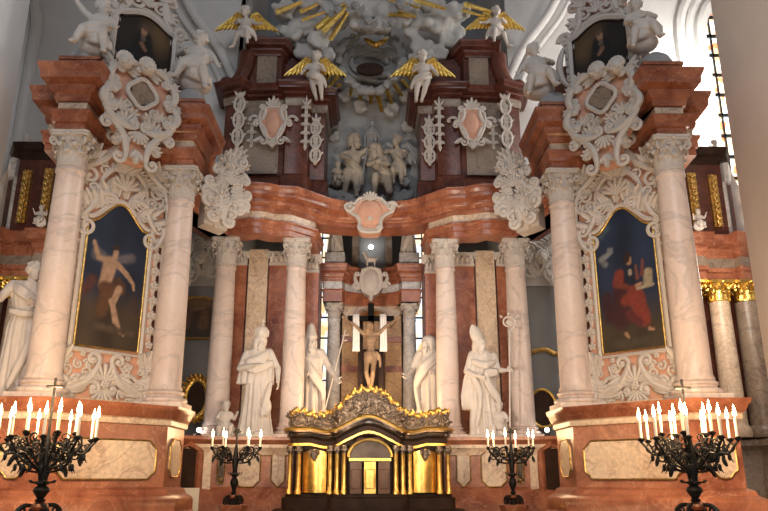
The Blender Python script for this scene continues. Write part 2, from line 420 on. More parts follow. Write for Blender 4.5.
def head(mb, c, s, yaw=0, pitch=0, roll=0, hair='curls', beard=0, seed=1):
    # s = half height of the head
    R = Euler((pitch, roll, yaw)).to_matrix(); c = V(c); rr = random.Random(seed)
    P = lambda x, y, z: c+R @ V((x*s, y*s, z*s))
    E = lambda x, y, z, a, b, d, n=10: mb.ell(P(x, y, z), (a*s, b*s, d*s), n, 7, R)
    E(0, .12, .22, .72, .86, .78, 14); E(0, -.22, -.3, .55, .58, .62, 12); E(0, -.55, -.78, .24, .2, .2)      # skull, face, chin
    mb.tube([P(0, -.72, .12), P(0, -.96, -.2), P(0, -.78, -.28)], [.09*s, .15*s, .12*s], 6)                       # nose
    for k in (-1, 1):
        E(k*.27, -.68, .17, .22, .12, .07); E(k*.27, -.68, .02, .11, .1, .07); E(k*.36, -.48, -.26, .2, .22, .2); E(k*.72, .05, -.08, .1, .18, .26)
    E(0, -.76, -.47, .2, .09, .05); E(0, -.74, -.58, .17, .1, .06)
    if hair == 'curls':
        for k in range(34):
            a = rr.uniform(0, 2*pi); b = rr.uniform(-.35, 1.4); x, y, z = .74*cos(b)*cos(a), .84*cos(b)*sin(a)+.12, .3+.74*sin(b)
            if y < -.35 and z < .62: continue
            q = rr.uniform(.16, .26); E(x, y, z, q, q, q, 7)
    elif hair == 'long':
        for k in range(14):
            a = pi*(k/13)*1.25-.12*pi; x, y = .72*cos(a), .3+.72*sin(a)*.9
            mb.tube([P(x*.8, y*.7, .7), P(x*1.1, y, .2), P(x*1.15, y*1.1+.05*rr.random(), -.4), P(x*1.0, y*1.1, -1.0)], [.2*s, .24*s, .22*s, .12*s], 6)
        E(0, .12, .5, .74, .82, .6, 12)
    if beard:
        for k in range(9):
            x = (k-4)/4*.42; mb.tube([P(x, -.55+.3*abs(x), -.5), P(x*1.05, -.72+.3*abs(x), -.5-.5*beard), P(x*.5+.06*(-1)**k, -.66, -.6-1.0*beard*(1-.35*abs(x)/.42))], [.17*s, .17*s, .07*s], 6)
        E(0, -.45, -.72-.3*beard, .42, .3, .3+.3*beard)
ADULT = dict(head=(0,-.012,.928), neck=(0,0,.862), chest=(0,0,.735), waist=(0,0,.625), pelvis=(0,0,.54),
    shL=(-.105,0,.815), elL=(-.15,.01,.645), haL=(-.15,-.05,.5), shR=(.105,0,.815), elR=(.15,.01,.645), haR=(.15,-.05,.5),
    hipL=(-.05,0,.525), knL=(-.055,-.012,.285), anL=(-.06,.012,.045), hipR=(.05,0,.525), knR=(.055,-.012,.285), anR=(.06,.012,.045))
CHILD = dict(head=(0,-.02,.87), neck=(0,0,.765), chest=(0,0,.63), waist=(0,0,.52), pelvis=(0,0,.42),
    shL=(-.12,0,.71), elL=(-.17,.01,.55), haL=(-.18,-.05,.42), shR=(.12,0,.71), elR=(.17,.01,.55), haR=(.18,-.05,.42),
    hipL=(-.06,0,.41), knL=(-.065,-.01,.23), anL=(-.07,.01,.045), hipR=(.06,0,.41), knR=(.065,-.01,.23), anR=(.07,.01,.045))
def figure(mb, H, pose=None, child=False, legs=True, hd=None, curl=.5, fat=1.0, handp=None):
    J = dict(CHILD if child else ADULT); J.update(pose or {}); J = {k: V(v)*H for k, v in J.items()}
    f = (1.45 if child else 1.0)*H*fat
    pel, wa, ch, ne = J['pelvis'], J['waist'], J['chest'], J['neck']
    sh = (J['shR']-J['shL']).normalized(); hp = (J['hipR']-J['hipL']).normalized()
    def tors(c, a, b, d, xx, up):
        z = V(up).normalized(); x = (xx-z*xx.dot(z)).normalized(); mb.ell(c, (a*f, b*f, d*f), 14, 9, Matrix((x, z.cross(x), z)).transposed())
    tors(pel, .088, .066, .075, hp, wa-pel); tors((pel+wa)/2, .076, .062, .075, hp, wa-pel); tors(wa, .072, .056, .075, sh, ch-wa); tors((wa+ch)/2, .082, .06, .08, sh, ch-wa)
    tors(ch, .098, .066, .085, sh, ne-ch); tors(ch+(ne-ch)*.5, .085, .05, .06, sh, ne-ch)
    limb(mb, J['shL'], J['shR'], .036*f, .036*f); limb(mb, ch+(ne-ch)*.6, J['head'], .034*f, .03*f, .03*f)
    for s in 'LR':
        limb(mb, J['sh'+s], J['el'+s], .037*f, .028*f, .034*f); limb(mb, J['el'+s], J['ha'+s], .029*f, .018*f, .027*f)
        hand(mb, J['ha'+s], J['ha'+s]-J['el'+s], H*(1.15 if child else 1.05), (handp or {}).get(s, (0,-1,0)), curl, 1 if s == 'L' else -1)
        if legs:
            limb(mb, J['hip'+s], J['kn'+s], .062*f, .04*f, .055*f); limb(mb, J['kn'+s], J['an'+s], .041*f, .024*f, .038*f)
            a = J['an'+s]; dv = J['an'+s]-J['kn'+s]; fw = J.get('toe'+s, a+V((0, -.085*H, -.03*H)))-a; fw = V(fw)
            mb.tube([a+V((0, .02*H, -.005*H)), a+fw*.5, a+fw], [.027*f, .027*f, .018*f], 8); mb.ell(a+fw, (.02*f,)*3, 8, 5)
            for k in range(4): mb.ell(a+fw*1.12+hp*((k-1.5)*.012*f), .009*f, 6, 4)
    h = dict(hair='curls'); h.update(hd or {}); head(mb, J['head'], (.115 if child else .07)*H, **h); return J
def robe(mb, rings, n=14, seed=0, seg=72, cap=True):
    # rings: (z, cx, cy, rx, ry, fold amplitude); deep hanging folds that drift and fork towards the hem
    rr = random.Random(seed); ph = [rr.uniform(0, 6.28) for _ in range(4)]; R = smooth_path([V(r[:3]+(0,))[:3] for r in rings], 5)
    full = []
    m = len(rings)
    for i in range(m-1):
        for k in range(5):
            t = k/5; full.append([rings[i][j]+(rings[i+1][j]-rings[i][j])*t for j in range(6)])
    full.append(list(rings[-1])); vs = []; fs = []; L = len(full)
    for i, (z, cx, cy, rx, ry, am) in enumerate(full):
        t = i/(L-1)
        for k in range(seg):
            a = 2*pi*k/seg
            w = .55*sin(n*a+ph[0]+1.3*t)+.3*sin((n*.5//1)*a+ph[1]-1.8*t)+.25*sin((n*1.7//1)*a+ph[2]+3*t)
            q = 1+am*1.45*(w-abs(w)*.3); vs.append((cx+rx*q*cos(a), cy+ry*q*sin(a), z+.004*sin(5*a+ph[3])*(i > 0)))
    for i in range(L-1):
        for k in range(seg): fs.append((i*seg+k, i*seg+(k+1) % seg, (i+1)*seg+(k+1) % seg, (i+1)*seg+k))
    fs.append(tuple(range(seg))); fs.append(tuple((L-1)*seg+k for k in range(seg))[::-1]); mb.add(vs, fs)
def drape(mb, pts, w, n=4, r=.03, seed=0):
    # a bundle of cloth folds along a path
    rr = random.Random(seed); P = smooth_path([V(p) for p in pts], 6)
    for k in range(n):
        o = V((rr.uniform(-w, w)*.3, rr.uniform(-.4, .1)*w*.6, (k-(n-1)/2)/max(1, n-1)*2*w)); m = len(P)
        mb.tube([p+o*(.55+.45*sin(pi*i/(m-1)+.2))+V((0, rr.uniform(-.003, .003), 0)) for i, p in enumerate(P)], [r*(.7+.5*sin(pi*i/(m-1))) for i in range(m)], 8)
def wing_mb(L, side, spread=1.0, up=.5):
    # feathers in three rows fanning from the shoulder; side = +1 to the viewer's right
    mb = MB()
    for row, (n, ln, w) in enumerate(((9, 1.0, .17), (8, .68, .16), (6, .4, .15))):
        for k in range(n):
            t = k/(n-1); root = V((side*(.04+.40*t)*L, (.10*t-.03*row)*L, (.10+.34*sin(t*2.4)*up)*L)); a = -1.75+(.75+.5*spread)*t-.06*row
            a = a if side > 0 else pi-a
            leaf(mb, root.x, root.z, a, L*ln*(.55+.42*t), L*w*1.15, root.y, .3, 1, .12, 8)
    mb.tube([(0,0,0), (side*.12*L, .0, .24*L*up+.1*L), (side*.28*L, .04*L, .36*L*up+.1*L), (side*.46*L, .1*L, .25*L*up+.1*L)], [.07*L, .09*L, .09*L, .06*L], 8)
    return mb
# ================================================================== the setting
mb = MB(); mb.box((0, 7.5, -.1), (20, 22, .2)); struct('floor', mb, MT['floor'])
def mir(pts, s): return [(s*x, y) for x, y in pts][::s]
ZCAP = 5.88                    # top of all capitals
def zpy(py, Y): return at(384, py, Y).z
for s, nm in ((-1, 'left'), (1, 'right')):
    # choir wall with a tall arched window
    mb = MB(); Y0 = 13.3
    xa, xb, xc, xd = (2.95, 7.42, 8.82, 10.0) if s > 0 else (2.95, 8.0, 9.4, 10.0)
    mb.box(((xa+xb)/2, Y0+.25, 12.0), (xb-xa, .5, 10.2)); mb.box(((xc+xd)/2, Y0+.25, 8.5), (xd-xc, .5, 17)); mb.box(((xb+xc)/2, Y0+.25, 2), (xc-xb, .5, 4.0))
    hd = [(xb, 17), (xb, 11.0)]+[((xb+xc)/2-.7*cos(pi*i/12), 11.0+1.0*sin(pi*i/12)) for i in range(1, 12)]+[(xc, 11.0), (xc, 17)]
    mb.prism(hd, Y0, Y0+.5)
    if s < 0: mb.mirror()
    struct('wall_'+nm+'_choir', mb, MT['plaster'])
    mb = MB(); mb.box(((xa+xb)/2, Y0+.25, 3.45), (xb-xa, .5, 6.9))
    if s < 0: mb.mirror()
    struct('wall_'+nm+'_choir_lower', mb, MT['greywall'])
    # window: glass, bars and moulded arch
    mb = MB(); mb.box(((xb+xc)/2, Y0+.42, 8.3), (xc-xb, .03, 8.7))
    if s < 0: mb.mirror()
    w = struct('window_'+('1' if s < 0 else '2'), mb, MT['glass'])
    mb = MB()
    for k in range(17): mb.box(((xb+xc)/2, Y0+.37, 4.3+.5*k), (xc-xb, .05, .065))
    for k in range(1, 5): mb.box((xb+(xc-xb)*k/5, Y0+.37, 8.2), (.035, .05, 8.4))
    if s < 0: mb.mirror()
    part('window_bars', mb, MT['iron'], w)
    mb = MB()
    for off, r in ((.16, .13), (.42, .09), (.62, .12)):
        p = [(xb-off, Y0-.02, 4.0), (xb-off, Y0-.02, 11.0)]+[((xb+xc)/2-(.7+off)*cos(pi*i/14), Y0-.02, 11.0+(1.0+off)*sin(pi*i/14)) for i in range(1, 14)]+[(xc+off, Y0-.02, 11.0), (xc+off, Y0-.02, 4.0)]
        mb.tube(p, r, 8)
    if s < 0: mb.mirror()
    o = struct('trim_window_'+nm, mb, MT['plaster'])
    # apse side wall and vault rib
    mb = MB(); mb.box((3.1, 15.5, 8.5), (.3, 4.2, 17))
    if s < 0: mb.mirror()
    struct('wall_'+nm+'_apse', mb, MT['plaster'])
    mb = MB(); P = [at(371+s*205, -40, 13.0), at(371+s*178, 12, 13.0), at(371+s*150, 52, 13.1), at(371+s*128, 105, 13.15), at(371+s*122, 150, 13.2)]
    mb.tube(smooth_path(P, 8), .1, 10); P2 = [p+V((s*.3, .1, 0)) for p in P]; mb.tube(smooth_path(P2, 8), .06, 8)
    struct('trim_rib_'+nm, mb, MT['plaster'])
    # nave pier in front
    mb = MB(); mb.slab([(s*4.87, 6.2), (s*7.0, 6.2), (s*7.0, 8.2), (s*4.87, 8.2)][::1], 0, 17); mb.slab([(s*4.8, 6.0), (s*7.1, 6.0), (s*7.1, 8.27), (s*4.8, 8.27)], 0, 1.0)
    struct('wall_'+nm+'_pier', mb, MT['plaster' if s < 0 else 'pierwarm'])
    # outer wall beyond the pier
    mb = MB(); mb.box((s*10.1, 10.0, 8.5), (.3, 7, 17)); struct('wall_'+nm+'_outer', mb, MT['plaster'])
mb = MB()
for x0, x1 in ((-3.3, -1.75), (-.8, .8), (1.75, 3.3)): mb.box(((x0+x1)/2, 17.2, 8.5), (x1-x0, .4, 17))
for x in (-1.275, 1.275): mb.box((x, 17.2, 1.6), (.95, .4, 3.2)); mb.box((x, 17.2, 12.8), (.95, .4, 8.4))
struct('wall_back', mb, MT['greywall'])
for k, x in enumerate((-1.275, 1.275)):
    mb = MB(); mb.box((x, 17.25, 5.9), (.95, .03, 5.4)); w = struct('window_%d' % (k+3), mb, MT['glass'])
    mb = MB()
    for j in range(10): mb.box((x, 17.2, 3.4+.52*j), (.95, .05, .035))
    mb.box((x, 17.2, 5.9), (.03, .05, 5.4)); part('window_bars', mb, MT['iron'], w)
mb = MB()
# vault over the choir: three bays of a pointed barrel
prof = [(10.2*cos(pi*i/24), 12.5+4.6*sin(pi*i/24)) for i in range(25)]
vs = [(x, y, z) for y in (5.5, 17.4) for x, z in prof]+[(x*1.03, y, z+.3) for y in (5.5, 17.4) for x, z in prof]
n = 25; fs = []
for i in range(24):
    fs += [(i, i+1, n+i+1, n+i), (2*n+i, 3*n+i, 3*n+i+1, 2*n+i+1), (i, 2*n+i, 2*n+i+1, i+1), (n+i, n+i+1, 3*n+i+1, 3*n+i)]
fs += [(0, n, 3*n, 2*n), (24, 2*n+24, 3*n+24, n+24)]
mb.add(vs, fs); struct('ceiling', mb, MT['plaster'])

# ================================================================== side altars
SIDE = {1: 'left', -1: 'right'}
def wp(name, mb, mat, root, s, label=None):        # world-space mesh (written for the left) as a part of an unrotated root
    if s < 0: mb.mirror()
    l = root.location; mb.v = [p-l for p in mb.v]
    return part(name, mb, MT[mat], root, label)
def lp(name, mb, mat, root, s, label=None):        # mesh in the altar's own frame
    if s < 0: mb.mirror()
    return part(name, mb, MT[mat], root, label)
def closed_prof(pts, back): return pts+[(back, pts[-1][1]), (back, pts[0][1])]
CORNICE = lambda z0, h, o: [(0, z0), (.03*o/.3, z0), (.05*o/.3, z0+h*.12), (.04*o/.3, z0+h*.2), (o*.36, z0+h*.3), (o*.42, z0+h*.42), (o*.40, z0+h*.46), (o*.8, z0+h*.56), (o*.84, z0+h*.7), (o*.82, z0+h*.74), (o*.92, z0+h*.84), (o, z0+h*.93), (o, z0+h)]
def ornate_panel(w, h, c=.07, n=5):
    o = []
    for sx, sz in ((1, -1), (1, 1), (-1, 1), (-1, -1)):
        cx, cz = sx*w/2, sz*h/2
        pts = [(cx-sx*c*1.6, cz), (cx-sx*c*1.2, cz-sz*c*.15), (cx-sx*c*.95, cz-sz*c*.55), (cx-sx*c*.5, cz-sz*c*.95), (cx-sx*c*.1, cz-sz*c*1.2), (cx, cz-sz*c*1.6)]
        if sx*sz < 0: pts = pts
        else: pts = pts[::-1]
        o += pts
    return o
def place_panel(root, s, p0, p1, z0, z1, inset=0.0):
    # cream marble panel with a thin gilt edge lying on the wall face from p0 to p1 (plan points, left-to-right seen by the viewer)
    a, b = V(p0), V(p1); d = (b-a).normalized(); nrm = V((d.y, -d.x)); L = (b-a).length; c = (a+b)/2
    out = ornate_panel(L, z1-z0)
    for nm, mat in (('panel', 'cream'), ('panel_edge', 'golddark')):
        mb = MB()
        if nm == 'panel': mb.prism(out, -.022, .03)
        else: border(mb, out, .012, -.02)
        mb.v = [V((c.x+d.x*p.x-nrm.x*p.y, c.y+d.y*p.x-nrm.y*p.y, (z0+z1)/2+p.z)) for p in mb.v]
        wp(nm, mb, mat, root, s)
C1 = (-3.88, 8.0); C2 = (-2.74, 9.1)
ZP = at(39, 402, 8.0).z        # top of the pedestals
for s in (1, -1):
    sd = SIDE[s]
    # ---- pedestal
    r = thing('altar_pedestal', 'tall red marble pedestal with cream panels under the %s side altar' % sd, 'pedestal', (s*-3.3, 8.9, 0), 0, 'side altar pedestals')
    path = ([(-5.3, 7.95), (-4.1, 7.95), (-4.08, 7.5)] if s > 0 else [(-4.1, 9.1), (-4.08, 7.5)])+[(-3.6, 7.5), (-2.52, 8.58), (-2.49, 9.3)]
    body = [(0, 1.62), (0, ZP-.36)]
    wp('pedestal_body', MB().sweep(path, closed_prof([(0, 1.4), (0, ZP-.23)], -.9)), 'red', r, s)
    wp('foot_moulding', MB().sweep(path, closed_prof([(.22, 0), (.22, 1.2), (.18, 1.24), (.18, 1.36), (.16, 1.40), (.08, 1.44), (.06, 1.49), (.0, 1.52)], -.3)), 'red', r, s)
    wp('cream_band', MB().sweep(path, closed_prof([(.0, ZP-.24), (.035, ZP-.23), (.045, ZP-.2), (.04, ZP-.17), (.06, ZP-.155), (0, ZP-.15)], -.3)), 'cream', r, s, 'pale cream moulding')
    wp('top_cornice', MB().sweep(path, closed_prof([(.05, ZP-.16), (.08, ZP-.12), (.1, ZP-.07), (.12, ZP-.05), (.13, ZP)], -1.3)), 'red', r, s)
    place_panel(r, s, (-4.0, 7.5), (-3.7, 7.5), 1.62, ZP-.42)
    place_panel(r, s, (-3.47, 7.63), (-2.62, 8.48), 1.61, ZP-.42)
    place_panel(r, s, (-2.515, 8.7), (-2.495, 9.14), 1.64, ZP-.38)
    # ---- columns
    for (x, y), w in ((C1, 'nearer'), (C2, 'farther')):
        column(s*x, y, ZP, ZCAP, .205, 'col', '%s pale marble column beside the tall painting on the %s side altar' % (w, sd), 'side altar columns', .26, .46)
    # ---- entablature
    r = thing('altar_entablature', 'stepped red marble entablature over the two columns of the %s side altar' % sd, 'entablature', (s*-3.3, 8.9, ZCAP), 0, 'side altar entablatures')
    path = [(-4.5, 9.0), (-4.46, 8.4), (-4.08, 8.4), (-4.08, 7.79), (-3.69, 7.79), (-3.69, 8.4), (-3.2, 8.89), (-2.57, 8.89), (-2.57, 9.9)]
    wp('architrave', MB().sweep(path, closed_prof([(0, ZCAP), (0, ZCAP+.1), (.03, ZCAP+.11), (.03, ZCAP+.2), (.06, ZCAP+.24), (.06, ZCAP+.28)], -.4)), 'red', r, s)
    wp('frieze', MB().sweep(path, closed_prof([(-.01, ZCAP+.27), (-.01, ZCAP+.42)], -.4)), 'cream', r, s, 'pale cream frieze')
    wp('cornice', MB().sweep(path, closed_prof(CORNICE(ZCAP+.41, .46, .23), -.5)), 'red', r, s)
    for (x, y), q in ((C1, .36), (C2, .34)):
        mb = MB(); mb.box((x, y+.05, ZCAP+.95), (q*1.4, q*1.4, .2)); mb.box((x, y+.05, ZCAP+1.06), (q*1.5, q*1.5, .05))
        wp('attic_block', mb, 'red', r, s)
    for (x, y), q in ((C1, .3), (C2, .3)):
        mb = MB(); mb.lathe([(q*.84, ZCAP+1.08), (q*.8, ZCAP+1.16), (q*.65, ZCAP+1.26), (q*.4, ZCAP+1.32), (q*.1, ZCAP+1.34)], 20, (x, y+.05, 0))
        wp('grey_seat', mb, 'stuccogrey', r, s, 'grey rounded stucco seat')
    mb = MB(); mb.slab([(-3.75, 8.75), (-2.75, 9.75), (-3.35, 10.3), (-4.5, 9.2)], 2.2, 7.9); wp('backing_wall', mb, 'darkred', r, s)

    # ---- stucco surround of the big picture (altar frame)
    R = dict(loc=(s*ALT.x, ALT.y, 0), rotz=s*pi/4)
    ly = .12
    xl, zl = sp(73, 345, ly); xr, zr = sp(137, 352, ly); zb = (zl+zr)/2
    tl = sp(88, 215, ly)[1]; tt = sp(123, 206, ly)[1]; tr = sp(150, 231, ly)[1]
    zs = (tl+tr)/2-.05
    PX0, PX1 = xl+.0, xr-.0; PW = PX1-PX0
    def top(u):
        k = abs(u-.5)*2
        return zs+(tt-zs)*(.5+.5*cos(pi*min(1, k/.86)))**.85
    r = thing('stucco_picture_frame', 'wide pink and white stucco surround of the tall painting on the %s altar' % sd, 'picture surround', group='stucco picture surrounds', **R)
    cx = (PX0+PX1)/2; HW = .62
    zc = 6.12
    back = [(cx-HW*1.02, ZP+.05), (cx+HW*1.02, ZP+.05), (cx+HW*1.05, zb-.1), (cx+HW*.99, zb+.3), (cx+HW*.99, ZCAP-1.12), (cx+HW*1.05, ZCAP-.82), (cx+HW*1.0, ZCAP-.32), (cx+HW*.7, ZCAP-.12), (cx+HW*.4, ZCAP+.08), (cx+HW*.2, ZCAP+.23), (cx-HW*.2, ZCAP+.23), (cx-HW*.4, ZCAP+.08), (cx-HW*.7, ZCAP-.12), (cx-HW*1.0, ZCAP-.32), (cx-HW*1.05, ZCAP-.82), (cx-HW*.99, ZCAP-1.12), (cx-HW*.99, zb+.3), (cx-HW*1.05, zb-.1)]
    lp('backing', MB().prism(back, ly+.03, ly+.3), 'pink', r, s, 'pink stucco ground')
    mb = MB(); yy = ly+.03
    rr = random.Random(11)
    inner = [(PX0-.05, zb-.05), (PX1+.05, zb-.05)]+[(PX0-.05+(PW+.1)*(1-u/20), top(1-u/20)+.05) for u in range(21)]
    border(mb, inner, .035, yy-.03)
    for sx in (-1, 1):                                # side strips with rosettes
        ex = cx+sx*(PW/2+.16)
        mb.tube([(ex+sx*.09, yy-.01, zb-.1), (ex+sx*.09, yy-.01, zs+.1)], .022, 6)
        for k in range(8):
            z = zb+.12+k*(zs-zb-.1)/7.5; flower(mb, ex, z, .058, yy-.02, 5)
            if k < 7:
                for q in (-1, 1): leaf(mb, ex, z+.16, pi/2+q*1.15, .13, .08, yy, .4, 2, .4, 7)
                leaf(mb, ex, z+.07, pi/2, .17, .07, yy, .4, 2, .2, 7)
        cscroll(mb, (ex-sx*.02, zs-.15), (cx+sx*HW*.98, ZCAP-.37), -sx*.1, .04, yy-.04)
        cscroll(mb, (cx+sx*HW*.95, ZCAP-.32), (cx+sx*.16, ZCAP+.18), sx*.07, .045, yy-.05)
        fan(mb, cx+sx*HW*.8, ZCAP-.2, pi/2+sx*-.1, .3, .13, 5, 1.7, yy-.05, .7)
        # crown of leaves beside the picture's arch
        for k in range(9):
            px_ = cx+sx*(.06+.065*k); zz = top(.5+sx*(px_-cx)*sx/PW if abs(px_-cx) < PW/2 else .98)+.13+.04*(k % 3)
            leaf(mb, px_, zz, pi/2-sx*(.2+.11*k)+rr.uniform(-.4, .4), .24, .13, yy-.02, .5, 3, .8, 9)
        for k in range(26):
            x_ = cx+sx*rr.uniform(.06, HW*.98); z_ = rr.uniform(zs-.05, ZCAP-.12)
            if z_ < top(max(0, min(1, .5+(x_-cx)/PW)))+.14 and abs(x_-cx) < PW/2+.06: continue
            if rr.random() < .55: scroll(mb, x_, z_, rr.uniform(.05, .085), rr.uniform(0, 6), 1.3, rr.choice((-1, 1)), .02, yy-.04)
            else: fan(mb, x_, z_, rr.uniform(0, 6.28), .15, .07, 4, 1.8, yy-.03, .8)
        for (a, b, c, d, w) in ((.06, ZCAP-.17, .34, ZCAP-.5, .06), (.36, ZCAP-.57, .52, ZCAP-.97, -.05), (.12, ZCAP-.62, .42, ZCAP-.7, .05)):
            cscroll(mb, (cx+sx*a, b), (cx+sx*c, d), sx*w, .032, yy-.05)
        # lower apron: big acanthus scrolls
        ax_ = cx+sx*.13
        cscroll(mb, (cx+sx*.08, zb-.18), (cx+sx*.5, zb-.55), -sx*.1, .045, yy-.05)
        cscroll(mb, (cx+sx*.55, zb-.62), (cx+sx*.1, ZP+.3), -sx*.09, .045, yy-.05)
        scroll(mb, cx+sx*.34, zb-.42, .11, .4, 1.3, sx, .03, yy-.03)
        fan(mb, cx+sx*.55, zb-.2, pi/2-sx*.7, .27, .13, 5, 2.2, yy-.04, .7); fan(mb, cx+sx*.52, ZP+.35, -pi/2+sx*1.1, .28, .13, 5, 2.0, yy-.04, .7)
        for k in range(5): leaf(mb, cx+sx*(.12+.07*k), zb-.32-.1*k, pi/2-sx*(2.0-.3*k), .26, .12, yy-.02, .5, 3, .8, 9)
        for k in range(4): leaf(mb, cx+sx*(.2+.08*k), ZP+.22+.04*k, -sx*.3+(0 if sx > 0 else pi), .24, .11, yy-.02, .5, 3, .7, 9)
        
        for fx_, fz_, fr_ in ((.57, .08, .065), (.47, .13, .05), (.62, .2, .055), (.55, .27, .06), (.6, .42, .055), (.5, .2, .045), (.58, .58, .05), (.3, .1, .04), (.4, .62, .045)): flower(mb, cx+sx*fx_, zb-fz_, fr_, yy-.05)
        for k in range(9): scroll(mb, cx+sx*rr.uniform(.08, .52), rr.uniform(ZP+.15, zb-.2), rr.uniform(.05, .08), rr.uniform(0, 6), 1.2, rr.choice((-1, 1)), .02, yy-.03)
    shell(mb, cx, zb-.42, .2, pi/2, yy-.04, 7, 2.6); shell(mb, cx, ZP+.22, .18, -pi/2, yy-.04, 7, 2.4); flower(mb, cx, zb-.46, .06, yy-.1)
    shell(mb, cx, tt+.2, .22, pi/2, yy-.06, 7, 2.4); fan(mb, cx, tt+.42, pi/2, .3, .14, 5, 1.8, yy-.06, .7)
    lp('ornament', mb, 'stucco', r, s, 'white acanthus scrolls, shells and rosettes')
    mb = MB(); o2 = [(cx-HW*1.12, ZP+.0), (cx+HW*1.12, ZP), (cx+HW*1.12, ZP+.09), (cx-HW*1.12, ZP+.09)]; mb.prism(o2, ly-.1, ly+.3)
    lp('sill', mb, 'cream', r, s)
    # ---- the painting itself
    if s > 0:
        def bg(u, v):
            n_ = noise.noise((u*3, v*4, 0)); sky = (.018, .026, .05) if v > .35 else (.045, .03, .018)
            k = max(0, min(1, (v-.25)/.2)); b = [(.05, .033, .02)[i]*(1-k)+(.016, .024, .048)[i]*k for i in range(3)]
            return [max(.003, x*(1+.7*n_)) for x in b]
        fl = (.36, .23, .15); dk = (.10, .045, .02); wg = (.12, .11, .12)
        st = [((.48, .60), (.74, .64), .05, .07, wg, .9), ((.44, .58), (.2, .62), .05, .09, wg, .9), ((.06, .36), (.16, .44), .07, .08, (.08, .03, .025), .9),
              ((.42, .57), (.36, .42), .115, .09, fl, .4), ((.36, .59), (.22, .60), .045, .04, fl, .4), ((.22, .60), (.13, .70), .038, .03, fl, .4), ((.52, .58), (.70, .52), .045, .04, fl, .4), ((.70, .52), (.82, .46), .038, .028, fl, .4), ((.82, .46), (.84, .42), .028, .02, fl, .4),
              ((.36, .41), (.62, .40), .09, .075, dk, .5), ((.42, .38), (.36, .24), .11, .09, dk, .7), ((.56, .46), (.66, .43), .07, .05, (.07, .03, .015), .6), ((.60, .41), (.52, .30), .055, .045, fl, .4), ((.52, .30), (.58, .18), .04, .028, fl, .4), ((.5, .32), (.68, .12), .045, .026, fl, .4), ((.58, .18), (.64, .165), .026, .018, fl, .4), ((.68, .12), (.75, .10), .025, .016, fl, .4),
              ((.48, .62), (.49, .66), .04, .045, fl, .35), ((.47, .69), (.51, .695), .045, .04, (.035, .02, .012), .5), ((.84, .36), (.9, .28), .05, .06, (.05, .03, .03), .9), ((.3, .14), (.9, .12), .05, .05, (.075, .05, .032), 1.0)]
        lab = 'tall oil painting of a winged youth with bare legs on the left altar'
    else:
        def bg(u, v):
            n_ = noise.noise((u*3, v*4, 5)); k = max(0, min(1, (v-.15)/.25)); b = [(.05, .035, .02)[i]*(1-k)+(.015, .024, .052)[i]*k for i in range(3)]
            return [max(.003, x*(1+.6*n_)) for x in b]
        fl = (.36, .2, .12); rd = (.19, .034, .022); bl = (.012, .014, .03)
        # written for the altar's mirrored frame: u runs from the far edge here
        st = [((.92, .82), (.74, .88), .06, .05, (.05, .08, .10), 1.0), ((.90, .66), (.72, .70), .05, .035, (.2, .21, .22), .7), ((.84, .62), (.9, .64), .05, .03, (.14, .15, .16), .8), ((.76, .72), (.70, .72), .03, .02, (.18, .18, .18), .8),
              ((.46, .54), (.52, .36), .12, .17, bl, .6), ((.62, .44), (.66, .22), .12, .16, (.045, .012, .014), .7), ((.62, .53), (.66, .47), .08, .085, rd, .5), ((.66, .46), (.44, .42), .055, .04, (.15, .035, .022), .4), ((.40, .38), (.30, .2), .12, .12, rd, .5), ((.55, .34), (.34, .34), .09, .11, rd, .5), ((.52, .24), (.36, .18), .07, .06, (.10, .02, .02), .7),
              ((.48, .55), (.44, .47), .06, .07, bl, .5), ((.445, .60), (.445, .625), .042, .048, fl, .35), ((.45, .655), (.48, .62), .045, .05, (.03, .014, .01), .5), ((.44, .54), (.44, .52), .03, .03, (.3, .25, .2), .5), ((.36, .43), (.28, .44), .028, .022, fl, .4), ((.34, .41), (.1, .42), .026, .026, (.34, .28, .19), .4), ((.17, .44), (.15, .51), .075, .065, (.3, .25, .17), .4),
              ((.25, .50), (.22, .60), .03, .02, (.16, .05, .04), .7), ((.33, .48), (.34, .57), .03, .02, (.15, .05, .04), .7), ((.60, .115), (.56, .09), .028, .02, fl, .5), ((.22, .13), (.16, .12), .028, .02, fl, .5), ((.86, .38), (.84, .24), .09, .09, (.04, .012, .016), .9), ((.3, .06), (.8, .05), .05, .05, (.06, .045, .028), 1.0)]
        lab = 'tall oil painting of a seated saint in red robes on the right altar'
    def mk_painting(root, s, x0, x1, z0, top_, fn, y, edge, emat, elab, ew):
        N0 = 40; u2 = (lambda u: u) if s > 0 else (lambda u: 1-u)
        a, b = (x0, x1) if s > 0 else (-x1, -x0)
        painting(root, lambda u: top_(u2(u)), a, b, z0, (lambda u, v: fn(u2(u), v)), y)
        mb = MB(); out = [(x0, z0), (x1, z0)]+[(x0+(x1-x0)*(1-k/N0), top_(1-k/N0)) for k in range(N0+1)]
        border(mb, out, ew, y-.01); lp(edge, mb, emat, root, s, elab)
        mb = MB(); mb.prism(out, y+.006, y+.03); lp('stretcher', mb, 'wood', root, s)
    r = thing('altar_painting', lab, 'painting', **R)
    mk_painting(r, s, PX0, PX1, zb, top, painter(bg, st, (tt-zb)/PW), ly-.005, 'gilt_edge', 'golddark', 'narrow gilded edge', .014)

    # ---- cartouche above
    r = thing('stucco_cartouche', 'large pink and white scrolled cartouche rising over the %s tall painting' % sd, 'cartouche', group='altar cartouches', **R)
    ly2 = -.3; ccx = sp(139, 110, ly2)[0]; Yq = (ALT+AX*ccx+AY*ly2).y; z0, z1 = zpy(164, Yq), zpy(66, Yq); H = z1-z0
    sh = [(0, 0), (.14, 0), (.12, .1), (.15, .2), (.26, .29), (.31, .34), (.22, .38), (.33, .46), (.42, .58), (.34, .68), (.38, .8), (.28, .9), (.12, .95), (0, .97)]
